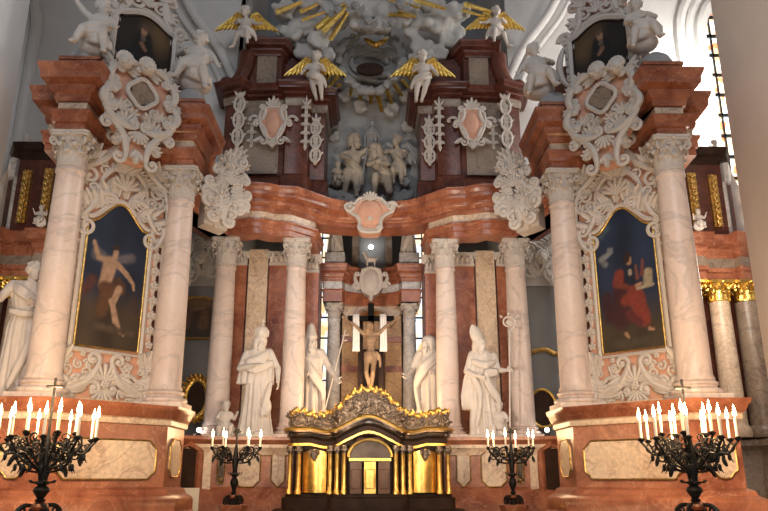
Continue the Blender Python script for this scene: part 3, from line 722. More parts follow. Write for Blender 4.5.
    out = [(ccx+x*H*.78, z0+z*H) for x, z in sh]+[(ccx-x*H*.78, z0+z*H) for x, z in sh[-2:0:-1]]
    lp('shield_ground', MB().prism(out, ly2, ly2+.14), 'pink', r, s, 'pink stucco ground')
    mb = MB(); mb.prism([(ccx+.17*cos(2*pi*k/14)*(1+.12*cos(pi*k)), z0+H*.67+.17*sin(2*pi*k/14)*(1+.12*cos(pi*k))) for k in range(14)], ly2-.06, ly2); lp('shield', mb, 'greycream', r, s, 'grey marble shield')
    mb = MB(); yy = ly2
    border(mb, [(ccx+.2*cos(2*pi*k/28)*(1+.09*cos(4*pi*k/14)), z0+H*.67+.2*sin(2*pi*k/28)*(1+.09*cos(4*pi*k/14))) for k in range(28)], .035, yy-.05)
    for sx in (-1, 1):
        q = lambda x, z: (ccx+sx*x*H, z0+z*H)
        cscroll(mb, q(.10, .0), q(.27, .33), sx*.09, .042, yy-.04); cscroll(mb, q(.06, .3), q(.33, .42), -sx*.06, .045, yy-.05); cscroll(mb, q(.29, .42), q(.3, .64), -sx*.1, .05, yy-.05); cscroll(mb, q(.28, .64), q(.26, .86), -sx*.08, .045, yy-.05); cscroll(mb, q(.24, .88), q(.05, .93), -sx*.05, .04, yy-.05)
        scroll(mb, *q(.33, .62), .07, 0, 1.3, sx, .035, yy-.05); scroll(mb, *q(.31, .84), .06, 1, 1.3, sx, .032, yy-.05)
        for (x, z, an, L) in ((.14, .34, 1.9, .17), (.24, .3, .4, .15), (.2, .46, 2.4, .15), (.28, .82, .5, .13), (.12, .22, -.7, .15), (.1, .42, 2.6, .13), (.3, .62, .2, .13), (.16, .13, .6, .12), (.2, .92, 1.4, .12)):
            fan(mb, *q(x, z), an if sx > 0 else pi-an, L*H*.8, .075, 4, 1.7, yy-.03, .8)
        for (x, z, rr_) in ((.13, .5, .07), (.2, .36, .06), (.25, .48, .055), (.22, .84, .06), (.1, .18, .05), (.27, .72, .05)): scroll(mb, *q(x, z), rr_, 1.0 if sx > 0 else 2.1, 1.3, sx, .024, yy-.04)
        flower(mb, *q(.3, .53), .05, yy-.06); flower(mb, *q(.17, .27), .04, yy-.06)
    shell(mb, ccx, z0+H*.28, .16, -pi/2, yy-.05); fan(mb, ccx, z0+H*.1, -pi/2, .2, .1, 3, 1.2, yy-.04)
    lp('ornament', mb, 'stucco', r, s, 'white scrolls and acanthus leaves')
    for dx, dz in ((0, .93), (-.24, .9) if s > 0 else (-.22, .9)):
        mb = MB(); cherub(mb, ccx+dx*H*.9, z0+H*dz, .115, yy-.03); lp('cherub_head', mb, 'statue', r, s, 'winged cherub head')

    # ---- upper picture in its white frame
    r = thing('upper_painting', 'small dark painting of a monk in a white frame above the %s altar cornice' % sd, 'painting', group=None, **R)
    ly3 = .1
    c00 = sp(114, 63, ly3); c10 = sp(165, 76, ly3); c01 = sp(118, 14, ly3); c11 = sp(174, 34, ly3); mid = sp(146, 17, ly3)
    x0 = (c00[0]+c01[0])/2; x1 = (c10[0]+c11[0])/2; z0 = (c00[1]+c10[1])/2-.05; zt = (c01[1]+c11[1])/2
    top2 = lambda u: zt-.05+.14*max(0, sin(pi*min(1, max(0, (u-.08)/.84))))**1.2
    def bg2(u, v):
        n_ = noise.noise((u*3, v*3, 9+s)); k = max(0, 1-((u-.75)**2+(v-.75)**2)*5); return [max(.003, (.018+.08*k)*(1+.6*n_)), max(.003, (.013+.045*k)*(1+.6*n_)), max(.003, (.010+.015*k)*(1+.6*n_))]
    st2 = [((.48, .62), (.46, .1), .15, .3, (.008, .007, .007), .4), ((.45, .50), (.52, .42), .045, .035, (.22, .11, .07), .5), ((.47, .70), (.48, .76), .055, .06, (.3, .17, .1), .35), ((.48, .82), (.5, .8), .06, .05, (.10, .06, .04), .5), ((.46, .64), (.47, .60), .04, .05, (.12, .08, .06), .6)]
    mk_painting(r, s, x0, x1, z0, top2, painter(bg2, st2, 1.1), ly3-.02, 'inner_edge', 'wood', None, .012)
    mb = MB(); N0 = 24; out = [(x0-.06, z0-.06), (x1+.06, z0-.06)]+[(x0-.06+(x1-x0+.12)*(1-k/N0), top2(1-k/N0)+.06) for k in range(N0+1)]
    border(mb, out, .055, ly3-.01)
    out2 = [(x0-.14, z0-.06), (x1+.14, z0-.06)]+[(x0-.14+(x1-x0+.28)*(1-k/N0), top2(1-k/N0)+.16) for k in range(N0+1)]
    border(mb, out2, .03, ly3+.02)
    for sx, xx in ((-1, x0-.1), (1, x1+.1)):
        for k in range(7): flower(mb, xx, z0+.05+k*(zt-z0)/6.5, .045, ly3-.03, 5)
        cscroll(mb, (xx+sx*.06, z0+.1), (xx+sx*.06, zt-.1), -sx*.1, .045, ly3)
        scroll(mb, xx+sx*.02, zt+.02, .12, 0, 1.3, sx, .045, ly3-.02)
    lp('stucco_frame', mb, 'stucco', r, s, 'white stucco frame with rosettes')
    mb = MB(); xm = (x0+x1)/2; zz = zt+.2
    mb2 = MB().prism([(xm-.42, zt-.05), (xm+.42, zt-.05), (xm+.4, zt+.35), (xm+.26, zt+.7), (xm+.12, zt+1.0), (xm-.12, zt+1.0), (xm-.26, zt+.7), (xm-.4, zt+.35)], ly3+.06, ly3+.2)
    lp('crest_ground', mb2, 'pink', r, s, 'pink stucco crest')
    for sx in (-1, 1):
        cscroll(mb, (xm+sx*.44, zt+.02), (xm+sx*.3, zt+.55), sx*.08, .05, ly3+.02); cscroll(mb, (xm+sx*.32, zt+.5), (xm+sx*.1, zt+1.0), sx*.06, .045, ly3+.02)
        scroll(mb, xm+sx*.2, zt+.32, .13, 0, 1.3, sx, .035, ly3); fan(mb, xm+sx*.2, zt+.5, pi/2-sx*.6, .26, .12, 4, 1.5, ly3, .7); fan(mb, xm+sx*.3, zt+.28, -sx*.4+(0 if sx > 0 else pi), .22, .1, 4, 1.5, ly3, .7)
    border(mb, [(xm+.13*cos(2*pi*k/16), zt+.62+.16*sin(2*pi*k/16)) for k in range(16)], .03, ly3)
    shell(mb, xm, zt+.28, .16, pi/2, ly3)
    lp('crest', mb, 'stucco', r, s, 'white scrolled crest above the frame')

    # ---- tall leafy bracket hung on the side wing towards the main altar
    P0 = at(217, 221, 9.6)
    r = thing('stucco_bracket', 'bushy white leafy stucco ornament leaning off the %s altar towards the middle' % sd, 'ornament', (s*P0.x, P0.y, P0.z), s*pi/5, 'leafy corner ornaments')
    r.rotation_euler = (0, s*.17, s*pi/5); mb = MB(); T = at(226, 146, 9.6); HH = T.z-P0.z
    mb.ell((0, .05, HH*.45), (.2, .14, HH*.42), 14, 9); mb.ell((0, .0, HH*.25), (.2, .2, .22), 12, 8)
    mb.tube([(0, 0, -.12), (0, 0, .05), (0, 0, .2)], [.03, .1, .16], 12)
    rr = random.Random(31)
    for k in range(30):
        z = HH*(.05+.8*k/30); w_ = .1+.16*sin(pi*min(1, .15+z/HH*.9)); an = rr.uniform(-1, 1)
        x = w_*an*.9; fan(mb, x, z, pi/2-an*1.5+rr.uniform(-.4, .4), .13, .065, 4, 1.9, -.10-.06*(1-an*an), .9)
        if k % 3 == 0: scroll(mb, -x*.8, z+.04, .075, rr.uniform(0, 6), 1.3, rr.choice((-1, 1)), .026, -.17)
        if k % 5 == 0: flower(mb, x*.5, z, .055, -.18)
    for sx in (-1, 1):
        cscroll(mb, (sx*.05, -.02), (sx*.27, HH*.34), sx*.12, .055, -.12, .09); cscroll(mb, (sx*.27, HH*.36), (sx*.16, HH*.62), sx*.1, .055, -.12, .08); cscroll(mb, (sx*.17, HH*.6), (sx*.03, HH*.84), sx*.08, .045, -.1, .07); scroll(mb, sx*.25, HH*.2, .12, 0, 1.4, sx, .05, -.12)
    fan(mb, 0, HH*.74, pi/2, .3, .12, 6, 1.9, -.08, .9); fan(mb, .03, HH*.86, pi/2-.3, .24, .1, 4, 1.3, -.08, .9); shell(mb, 0, HH*.45, .15, pi/2, -.18)
    lp('leafwork', mb, 'stucco', r, s)
    mb = MB(); mb.prism([(-.18, -.1), (.18, -.1), (.24, .25), (.2, HH*.6), (0, HH*.75), (-.2, HH*.6), (-.24, .25)], .0, .25); lp('bracket_ground', mb, 'stucco', r, s, None)
# ================================================================== the high altar
def wpb(name, mb, mat, root, label=None): return wp(name, mb, mat, root, 1, label)
def both(half):                                     # half path (left, left-to-right, ending on the axis) -> whole
    return list(half)+[(-x, y) for x, y in half[-2::-1]]
ZM = at(255, 437, 11.6).z
ped = thing('altar_pedestal', 'curved red marble pedestal wall under the statues of the high altar', 'pedestal', (0, 12.6, 0))
ph = [tuple(p)[:2] for p in smooth_path([(-3.3, 10.9), (-2.75, 11.45), (-2.1, 11.62), (-1.35, 11.68), (-.6, 11.75), (0, 11.78)], 4)]
path = both(ph)
wpb('pedestal_body', MB().sweep(path, closed_prof([(0, 1.4), (0, ZM-.2)], -1.2)), 'red', ped)
wpb('foot_moulding', MB().sweep(path, closed_prof([(.2, 0), (.2, 1.25), (.14, 1.3), (.1, 1.42), (.04, 1.46), (0, 1.5)], -.5)), 'red', ped)
wpb('top_moulding', MB().sweep(path, closed_prof([(0, ZM-.3), (.03, ZM-.28), (.04, ZM-.2), (.07, ZM-.17), (.07, ZM-.12), (0, ZM-.11)], -.5)), 'cream', ped, 'pale cream moulding')
wpb('top_slab', MB().sweep(path, closed_prof([(.05, ZM-.12), (.1, ZM-.08), (.14, ZM-.05), (.14, ZM)], -2.2)), 'red', ped)
for s in (1, -1):
    for a, b in (((-2.47, 11.535), (-2.36, 11.565)), ((-2.2, 11.6), (-1.8, 11.645)), ((-1.62, 11.66), (-1.4, 11.68))):
        place_panel(ped, s, a, b, 1.5 if a[0] > -2.4 else 1.55, 2.08)
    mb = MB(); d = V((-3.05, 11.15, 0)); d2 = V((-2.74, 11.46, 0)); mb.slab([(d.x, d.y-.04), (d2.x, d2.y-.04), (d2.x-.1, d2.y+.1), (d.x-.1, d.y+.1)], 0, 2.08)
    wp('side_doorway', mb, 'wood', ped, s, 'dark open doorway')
    mb = MB(); mb.tube([(d.x, d.y-.05, 0), (d.x, d.y-.05, 2.05), ((d.x+d2.x)/2, (d.y+d2.y)/2-.05, 2.16), (d2.x, d2.y-.05, 2.05), (d2.x, d2.y-.05, 0)], .06, 8); wp('doorway_frame', mb, 'red', ped, s)
    mb = MB(); mb.slab([(-2.68, 11.455), (-2.56, 11.49), (-2.56, 11.56), (-2.68, 11.55)], 0, 2.1); wp('cream_strip', mb, 'cream', ped, s)
single('paper_notice', MB().box((0, 0, 0), (.3, .012, .55)), MT['paper'], 'blank white board leaning in the dark doorway left of the high altar', 'notice', tuple(at(189, 507, 11.0)), radians(40))

# wall behind the columns with pilasters
wall = thing('altar_back_wall', 'red marble pilaster wall behind the columns of the high altar', 'altar wall', (0, 13.2, ZM))
for s in (1, -1):
    hp = [(-2.95, 13.15), (-1.4, 13.15), (-1.36, 13.35), (-1.03, 13.35), (-1.03, 13.8)]
    wp('wall_body', MB().sweep(hp, closed_prof([(0, ZM), (0, ZCAP+.03)], -.25)), 'darkred', wall, s)
    for k, (x0, x1, yf, mat, zt, nm) in enumerate(((-2.70, -2.44, 13.1, 'red', 5.62, 'pilaster'), (-2.0, -1.62, 13.1, 'red', 5.62, 'pilaster'), (-1.34, -1.05, 13.28, 'red', 5.52, 'pilaster'), (-2.40, -2.03, 13.06, 'cream', ZCAP+.05, 'cream_panel'))):
        mb = MB(); mb.box(((x0+x1)/2, yf, (ZM+zt)/2), (x1-x0, .12, zt-ZM)); 
        if nm == 'pilaster': mb.box(((x0+x1)/2, yf-.02, ZM+.1), (x1-x0+.06, .16, .2))
        wp(nm, mb, mat, wall, s)
        if nm == 'pilaster':
            mb = MB(); w = x1-x0; h = ZCAP-zt; cx = (x0+x1)/2; y = yf-.06
            mb.box((cx, yf, zt+h/2), (w*.96, .12, h)); mb.box((cx, yf-.02, ZCAP-.03), (w*1.4, .25, .07)); mb.box((cx, yf-.02, zt+.02), (w*1.05, .18, .05))
            for j in range(4): leaf(mb, cx+(j-1.5)*w*.26, zt+.04, pi/2, h*.42, w*.3, y, .6, 3, 1.2, 9)
            for j in range(3): leaf(mb, cx+(j-1)*w*.3, zt+.06, pi/2, h*.68, w*.32, y+.01, .6, 3, 1.2, 9)
            for q in (-1, 1): scroll(mb, cx+q*w*.5, zt+h*.72, h*.16, -pi/2, 1.3, q, .03, y-.03)
            flower(mb, cx, zt+h*.86, .05, y-.04)
            wp('pilaster_capital', mb, 'stucco', wall, s, 'white carved leafy capital')
ZC = ZCAP
for s in (1, -1):
    column(-1.40 if s > 0 else 1.36, 12.35, ZM, ZC, .205, 'col', 'marble column of the high altar just %s of the golden tabernacle' % SIDE[s], 'high altar columns', .22, .5)
    column(-2.70 if s > 0 else 2.66, 12.3, ZM, ZC, .21, 'col', 'outermost marble column of the high altar on its %s' % SIDE[s], 'high altar columns', .22, .5)

# great curved entablature
ent = thing('altar_entablature', 'huge curving red marble entablature across the high altar', 'entablature', (0, 12.6, ZC))
half0 = [(-3.15, 9.85), (-2.62, 11.97)]+[tuple(p)[:2] for p in smooth_path([(-2.46, 11.92), (-2.2, 11.82), (-1.95, 11.86), (-1.8, 11.97)], 4)]+[(-1.5, 12.0), (-1.08, 12.42)]
half = half0+[tuple(p)[:2] for p in smooth_path([(-.98, 12.52), (-.75, 12.66), (-.4, 12.74), (0, 12.76)], 4)]
path = both(half)
for s in (1, -1):
    hs = half0+[(-1.04, 13.3)]
    wp('architrave', MB().sweep(hs, closed_prof([(0, ZC), (0, ZC+.1), (.03, ZC+.11), (.03, ZC+.2), (.07, ZC+.23), (.07, ZC+.26)], -.4)), 'red', ent, s)
    wp('frieze', MB().sweep(hs, closed_prof([(0, ZC+.25), (0, ZC+.43)], -.4)), 'cream', ent, s, 'pale cream frieze')
wpb('cornice', MB().sweep(path, closed_prof(CORNICE(ZC+.42, .46, .26), -.5)), 'red', ent)
ZE = ZC+.88
deck = both([(-2.9, 11.7), (-2.6, 12.2), (-1.0, 12.6), (-.5, 12.95), (0, 13.0)])
mb = MB(); mb.slab(deck+[(2.9, 14.2), (-2.9, 14.2)], ZE-.06, ZE-.01); wpb('top_deck', mb, 'darkred', ent)
for s in (1, -1):
    mb = MB().sweep([(-3.2, 9.9), (-2.62, 12.1)], [(0, ZC), (0, ZE), (-.5, ZE), (-.5, ZC)]); wp('side_wing', mb, 'darkred', ent, s)

# keystone cartouche
p = at(370, 233, 12.4); q = at(370, 198, 12.4); k = (q.z-p.z)
ks = thing('keystone_cartouche', 'pink stucco shield with white scrolled rim at the centre of the great entablature', 'cartouche', (p.x, 12.42, p.z))
sh = [(0, 0), (.22, .02), (.3, .12), (.27, .3), (.35, .45), (.6, .6), (.66, .75), (.5, .84), (.42, .8), (.3, .95), (0, 1.02)]
w_ = k*1.02
out = [(x*w_, z*k) for x, z in sh]+[(-x*w_, z*k) for x, z in sh[-2:0:-1]]
mb = MB(); mb.prism(out, -.06, .3); mb.ell((0, -.04, k*.55), (.26, .1, k*.4), 14, 8); part('shield_ground', mb, MT['pink'], ks)
mb = MB(); border(mb, out, .035, -.07); border(mb, [(x*.86, z*.86+.05) for x, z in out], .012, -.08)
for sx in (-1, 1): scroll(mb, sx*w_*.56, k*.72, .1, 0, 1.3, sx, .035, -.08); scroll(mb, sx*w_*.24, k*.1, .06, 0, 1.2, sx, .025, -.08)
shell(mb, 0, k*.88, .17, pi/2, -.08); flower(mb, 0, k*.35, .05, -.14)
part('rim', mb, MT['stucco'], ks, 'white scrolled rim')

# upper storey: left and right pavilions
for s in (1, -1):
    sd = SIDE[s]
    up = thing('upper_pavilion', 'dark red marble upper storey on the %s of the cloud-filled niche' % sd, 'altar storey', (s*-2.0, 13.2, ZE), 0, 'upper pavilions')
    Z1, Z2 = 8.86, 9.28
    hp = [(-3.05, 13.6), (-2.98, 12.62), (-2.72, 12.5), (-2.6, 12.72)]+[(-1.78, 12.66), (-1.74, 12.56), (-1.38, 12.56), (-1.3, 12.62), (-1.26, 12.86), (-.98, 12.86), (-.98, 14.0)]
    wp('pavilion_body', MB().sweep(hp, closed_prof([(0, ZE-.02), (0, Z1)], -.4)), 'darkred', up, s)
    wp('foot_moulding', MB().sweep(hp, closed_prof([(.08, ZE-.02), (.08, ZE+.5), (.03, ZE+.58), (0, ZE+.6)], -.2)), 'darkred', up, s)
    wp('architrave', MB().sweep(hp, closed_prof([(.02, Z1-.02), (.05, Z1+.06), (.05, Z1+.14), (.0, Z1+.15)], -.4)), 'greycream', up, s, 'grey moulding')
    wp('cornice', MB().sweep(hp, closed_prof(CORNICE(Z1+.13, Z2-Z1-.12, .26), -.7)), 'darkred', up, s)
    mb = MB(); mb.box((-2.19, 12.66, (ZE+.6+Z1)/2), (.62, .08, Z1-ZE-.64)); mb.box((-2.5, 12.7, (ZE+.6+Z1)/2), (.22, .08, Z1-ZE-.64)); wp('grey_panel', mb, 'greycream', up, s, 'flat grey marble panel')
    # attic on top
    hp2 = [(-2.55, 13.4), (-2.5, 12.72), (-1.62, 12.72), (-1.55, 13.4)]
    mb = MB(); mb.sweep([(-2.62, 13.6), (-2.55, 12.75), (-1.9, 12.75), (-1.85, 13.0), (-1.02, 13.1), (-1.0, 13.9)], closed_prof([(0, Z2-.02), (0, Z2+.95)], -.5)); wp('attic', mb, 'darkred', up, s)
    mb = MB(); mb.sweep([(-2.6, 13.5), (-2.5, 12.72), (-1.95, 12.72), (-1.72, 13.3)], closed_prof(CORNICE(Z2+.8, .34, .2), -.5)); wp('attic_cornice', mb, 'darkred', up, s)
    mb = MB(); mb.box((-2.2, 12.72, Z2+.42), (.4, .1, .7)); wp('attic_panel', mb, 'greycream', up, s)
    mb = MB(); P = smooth_path([(-2.62, 12.8, Z2+.88), (-2.66, 12.76, Z2+.48), (-2.8, 12.72, Z2+.18), (-3.02, 12.7, Z2+.06)], 6); mb.tube(P, [.2-.004*i for i in range(len(P))], 10); mb.ell((-3.0, 12.7, Z2+.12), (.16, .2, .14), 12, 8); wp('volute', mb, 'darkred', up, s)
    mb = MB(); mb.box((-1.48, 12.62, Z2+.05), (.13, .2, .1)); wp('small_block', mb, 'greycream', up, s)

    # hung stucco: chains, drops and a cartouche (each could be lifted off)
    def drop(px, y0, y1, Y, w, label, form, rz=0):
        a = at(px, y1, Y); b = at(px, y0, Y); H = b.z-a.z; x = a.x
        t = thing('stucco_drop', label, 'ornament', (s*x, Y, a.z), 0, 'hanging stucco drops'); mb = MB()
        n = max(2, int(H/(w*1.7)))
        for i in range(n):
            z = H*(i+.5)/n*.86+.05*H
            if form == 'chain':
                border(mb, [(w*.5*cos(2*pi*k/14), z+H/n*.42*sin(2*pi*k/14)) for k in range(14)], w*.13, -.03); flower(mb, 0, z, w*.26, -.02, 5)
            else:
                flower(mb, 0, z, w*.36, -.03, 5)
                for q in (-1, 1): leaf(mb, q*w*.1, z+H/n*.3, -pi/2+q*.9, w*.9, w*.5, -.01, .5, 2, .6, 7)
            for q in (-1, 1): leaf(mb, q*w*.3, z, pi/2-q*1.0, w*.6, w*.3, -.01, .4, 2, .4, 7)
        fan(mb, 0, H*.88, pi/2, H*.14+.06, w*.4, 3, 1.3, -.02, .5); leaf(mb, 0, .12*H, -pi/2, .14*H, w*.6, -.02, .4, 2, .3, 8)
        lp('leafwork', mb, 'stucco', t, s)
        mb = MB(); mb.prism([(-w*.22, .06*H), (w*.22, .06*H), (w*.28, H*.9), (-w*.28, H*.9)], -.012, .03); lp('ground', mb, 'stucco', t, s); return t
    drop(237, 92, 148, 12.48, .2, 'long white chain ornament on the outer %s corner of the upper storey' % sd, 'chain')
    drop(251, 118, 148, 12.6, .12, 'short leafy drop on the outer side of the %s upper cartouche' % sd, 'leaf')
    drop(292, 121, 150, 12.62, .13, 'short leafy drop on the inner side of the %s upper cartouche' % sd, 'leaf')
    drop(305, 100, 150, 12.48, .12, 'narrow leafy drop on the inner %s pilaster' % sd, 'leaf')
    drop(315, 118, 165, 12.8, .2, 'white chain ornament next to the central niche on its %s side' % sd, 'chain')
    a = at(272, 147, 12.5); b = at(272, 100, 12.5); H = b.z-a.z
    t = thing('stucco_cartouche', 'pink and white cartouche on the %s upper storey beside the niche' % sd, 'cartouche', (s*a.x, 12.55, a.z), 0, 'upper cartouches')
    o = [(0, .12), (.14, .2), (.22, .38), (.26, .55), (.24, .72), (.14, .8), (0, .82)]; out = [(x*H, z*H) for x, z in o]+[(-x*H, z*H) for x, z in o[-2:0:-1]]
    mb = MB(); mb.prism(out, -.1, .06); mb.ell((0, -.08, H*.5), (.17, .08, H*.28), 12, 8); lp('shield_ground', mb, 'pink', t, s, 'pink stucco ground')
    mb = MB(); border(mb, out, .03, -.11)
    for sx in (-1, 1):
        cscroll(mb, (sx*.1*H, .1*H), (sx*.26*H, .5*H), sx*.05, .03, -.1); cscroll(mb, (sx*.26*H, .48*H), (sx*.16*H, .82*H), sx*.05, .035, -.1)
        cscroll(mb, (sx*.26*H, .58*H), (sx*.46*H, .6*H), sx*.06, .025, -.05); leaf(mb, sx*.2*H, .2*H, -pi/2+sx*.9, .2, .1, -.08)
    fan(mb, 0, H*.8, pi/2, H*.24, .13, 5, 1.9, -.08, .6); shell(mb, 0, H*.13, .13, -pi/2, -.08); leaf(mb, 0, .1*H, -pi/2, .14*H, .12, -.06)
    lp('rim', mb, 'stucco', t, s, 'white scrolls and leaf crest')

# ---- central niche and cloud glory
mb = MB(); mb.box((0, 14.35, 8.9), (2.2, .2, 4.2)); mb.box((0, 14.35, 12.3), (3.4, .2, 2.7))
single('niche_back', mb, MT['stuccogrey'], 'grey stucco slab behind the sculpted group in the central niche', 'niche slab')
def clouds(root, lst, Y, vox, seed, name='cloud', mat='cloudgrey', n=9):
    # lst: (px, py, radius in px) puffs, each broken into smaller lumps
    rr = random.Random(seed); mb = MB()
    for px, py, rp in lst:
        c = at(px, py, Y); R = rp*Y*.9/FPX; c.y += rr.uniform(-.15, .15)
        mb.ell(c, (R*.95, R*.8, R*.85), 14, 9)
        for k in range(n):
            a = rr.uniform(0, 2*pi); q = rr.uniform(.3, .5)*R; e = rr.uniform(-.6, .3)
            mb.ell(c+V((R*.78*cos(a), -R*.5+R*.3*e, R*.72*sin(a))), (q, q*.85, q*.9), 10, 7)
    l = root.location; mb.v = [p-l for p in mb.v]
    link(name, remesh(mb, vox, 2, name), MT[mat], root)
gl = thing('cloud_glory', 'grey stucco cloud bank with gilded sun rays crowning the high altar', 'cloud glory', (0, 13.6, 10))
clouds(gl, [(292, 38, 15), (306, 30, 15), (320, 46, 14), (303, 54, 12), (284, 16, 15), (310, 8, 17), (332, 34, 11), (328, 60, 10), (300, 20, 15), (318, 26, 12), (334, 14, 14), (283, 30, 11), (316, 60, 10)], 13.0, .04, 1)
clouds(gl, [(450, 38, 15), (436, 28, 15), (422, 46, 14), (439, 53, 12), (458, 16, 15), (432, 6, 17), (411, 34, 11), (415, 60, 10), (443, 18, 15), (424, 24, 12), (408, 14, 14), (459, 30, 11), (427, 60, 10)], 13.0, .04, 2)
clouds(gl, [(345, 4, 17), (370, 10, 19), (396, 6, 17), (358, 26, 13), (384, 26, 13), (340, 22, 11), (402, 24, 11), (370, 30, 11), (355, 14, 14), (387, 14, 14)], 12.9, .04, 3)
clouds(gl, [(345, 98, 10), (360, 108, 9), (392, 112, 10), (405, 98, 9), (334, 112, 8), (408, 125, 9), (334, 135, 8)], 14.1, .035, 4)
clouds(gl, [(371+32*cos(2*pi*k/24), 60+30*sin(2*pi*k/24), 6.5+1.5*(k % 2)) for k in range(24)], 13.4, .028, 5, 'cloud_ring', 'stuccogrey', 5)
mb = MB(); c = at(371, 62, 13.7)-gl.location
for k in range(26):
    a0 = rnd.uniform(0, 6.28); r0 = rnd.uniform(.3, .62); P = [c+V((r0*1.05*cos(a0+.16*j)*1.05, .02*j-.25*(r0-.3), r0*.75*sin(a0+.16*j)+.03*sin(j+k))) for j in range(9)]
    mb.tube(P, [.03+.05*sin(pi*j/8) for j in range(9)], 8)
mb.ell(c+V((0, .4, 0)), (.95, .3, .75), 20, 10); part('cloud_swirl', mb, MT['stuccogrey'], gl, 'swirling hollow of grey cloud')
mb = MB(); q = at(370, 69, 13.4)-gl.location; mb.prism([(q.x+.3*cos(2*pi*k/24), q.z+.15*sin(2*pi*k/24)) for k in range(24)], q.y-.02, q.y+.05); part('oval_opening', mb, MT['wood'], gl, 'dark oval opening')
mb = MB(); q = at(376, 45, 13.2)-gl.location   # a small gilt bird
mb.ell(q, (.09, .08, .07), 10, 7); mb.ell(q+V((.09, -.03, .05)), (.04, .04, .04), 8, 6)
for sg in (-1, 1): leaf(mb, q.x, q.z, pi/2+sg*1.1, .3, .14, q.y-.02, .3, 3, .3)
part('dove', mb, MT['gold'], gl, 'small gilt dove')
# rays
RAYS = [((322, 31), (347, 7), 12.5, .05), ((316, 28), (345, 3), 12.6, .035), ((330, 40), (350, 9), 12.55, .03), ((276, 12), (302, 2), 12.6, .04), ((300, 12), (318, 4), 12.5, .03), ((302, 20), (325, 12), 12.5, .025),
  ((415, 0), (446, 9), 12.5, .04), ((398, 12), (416, 17), 12.6, .035), ((384, 14), (412, 16), 12.7, .03), ((464, 4), (492, 12), 12.5, .04), ((462, 10), (486, 17), 12.55, .03), ((388, -2), (420, 8), 12.6, .03),
  ((352, 85), (350, 96), 13.7, .03), ((362, 87), (360, 100), 13.7, .035), ((371, 88), (371, 104), 13.7, .04), ((376, 88), (382, 112), 13.7, .04), ((386, 88), (392, 104), 13.7, .035), ((394, 84), (402, 96), 13.7, .035), ((332, 72), (322, 86), 13.5, .03), ((338, 76), (326, 90), 13.5, .03), ((404, 72), (414, 82), 13.5, .03), ((340, 84), (332, 94), 13.6, .025), ((402, 80), (412, 92), 13.6, .025)]
for a, b, Y, w in RAYS:
    A, B = at(a[0], a[1], Y)-gl.location, at(b[0], b[1], Y-.1)-gl.location; d = (B-A).normalized(); n_ = V((-d.z, 0, d.x))
    mb = MB(); vs = []
    for t, q in ((0, 1.3), (1, .7)):
        p = A.lerp(B, t); vs += [p-n_*w*q*1.4, p+V((0, -w*.9, 0)), p+n_*w*q*1.4, p+V((0, w*.5, 0))]
    mb.add(vs, [(0, 1, 5, 4), (1, 2, 6, 5), (2, 3, 7, 6), (3, 0, 4, 7), (0, 3, 2, 1), (4, 5, 6, 7)]); part('ray', mb, MT['gold'], gl, None, 20)
for px, py, Y, r in ((368, 20, 12.35, .09), (392, 22, 12.35, .09), (338, 10, 12.4, .09), (400, 4, 12.35, .1), (355, 5, 12.3, .09), (327, 66, 13.0, .09)):
    c = at(px, py, Y)-gl.location; mb = MB(); cherub(mb, c.x, c.z, r, c.y+.1); part('cherub_head', mb, MT['stuccogrey'], gl, 'winged cherub head')

# ---- tempietto behind the tabernacle
tm = thing('altar_aedicule', 'small arched marble aedicule with striped entablature behind the crucifix', 'aedicule', (0, 14.6, ZM))
YT = 14.2
zt0 = at(335, 303, YT).z; zt1 = at(335, 264, YT-.2).z; zarch = at(371, 302, YT+.3).z
hp = both([(-1.02, 14.9), (-1.02, 14.05), (-.62, 14.05), (-.56, 14.25), (-.3, 14.42), (0, 14.46)])
h = zt1-zt0
wpb('architrave', MB().sweep(hp, closed_prof([(0, zt0), (0, zt0+h*.3), (.03, zt0+h*.33)], -.5)), 'red', tm)
wpb('frieze', MB().sweep(hp, closed_prof([(-.01, zt0+h*.32), (-.01, zt0+h*.56)], -.5)), 'colgrey', tm, 'pale frieze')
wpb('cornice', MB().sweep(hp, closed_prof(CORNICE(zt0+h*.55, h*.45, .14), -.6)), 'red', tm)
for s in (1, -1):
    mb = MB(); mb.box((-.79, 14.3, zt1+.14), (.42, .42, .3)); wp('statue_block', mb, 'colgrey', tm, s, 'pale grey block')
    mb = MB(); mb.box((-.46, 14.75, (ZM+zt0)/2), (.34, .25, zt0-ZM)); wp('pier', mb, 'warmlit', tm, s)
    for k in range(3):
        mb = MB(); mb.box((-.46, 14.61, ZM+1.55+.62*k), (.36, .03, .12)); wp('red_band', mb, 'red', tm, s)
    column(s*-.79, 14.35, ZM, zt0, .15, 'colgrey', 'slim grey marble column of the aedicule just %s of the crucifix' % SIDE[s], 'aedicule columns', .16, .3)
mb = MB(); R_ = .3
arch = [(-.64, zt0), (-.64, zt0-.1)]+[(-.42*cos(pi*i/12), zt0-.42+.36*sin(pi*i/12)) for i in range(13)]+[(.64, zt0-.1), (.64, zt0)]
mb.prism(arch, 14.5, 14.8); mb.tube([(-.42*cos(pi*i/12), 14.5, zt0-.42+.36*sin(pi*i/12)) for i in range(13)], .03, 8); wpb('arch', mb, 'cream', tm)
mb = MB(); mb.box((0, 14.95, (ZM+zt0)/2), (1.1, .1, zt0-ZM)); wpb('back_slab', mb, 'warmlit', tm)
mb = MB(); zz = zpy(350, 14.8); mb.box((0, 14.8, (ZM+zz)/2), (.5, .12, zz-ZM)); wpb('dark_board', mb, 'wood', tm)
mb = MB()
za = at(371, 234, 14.9).z
for x in (-.37, .37): wpb('attic_post', MB().box((x, 14.9, (zt1+za)/2+.1), (.14, .25, za-zt1+.6)), 'greycream', tm)
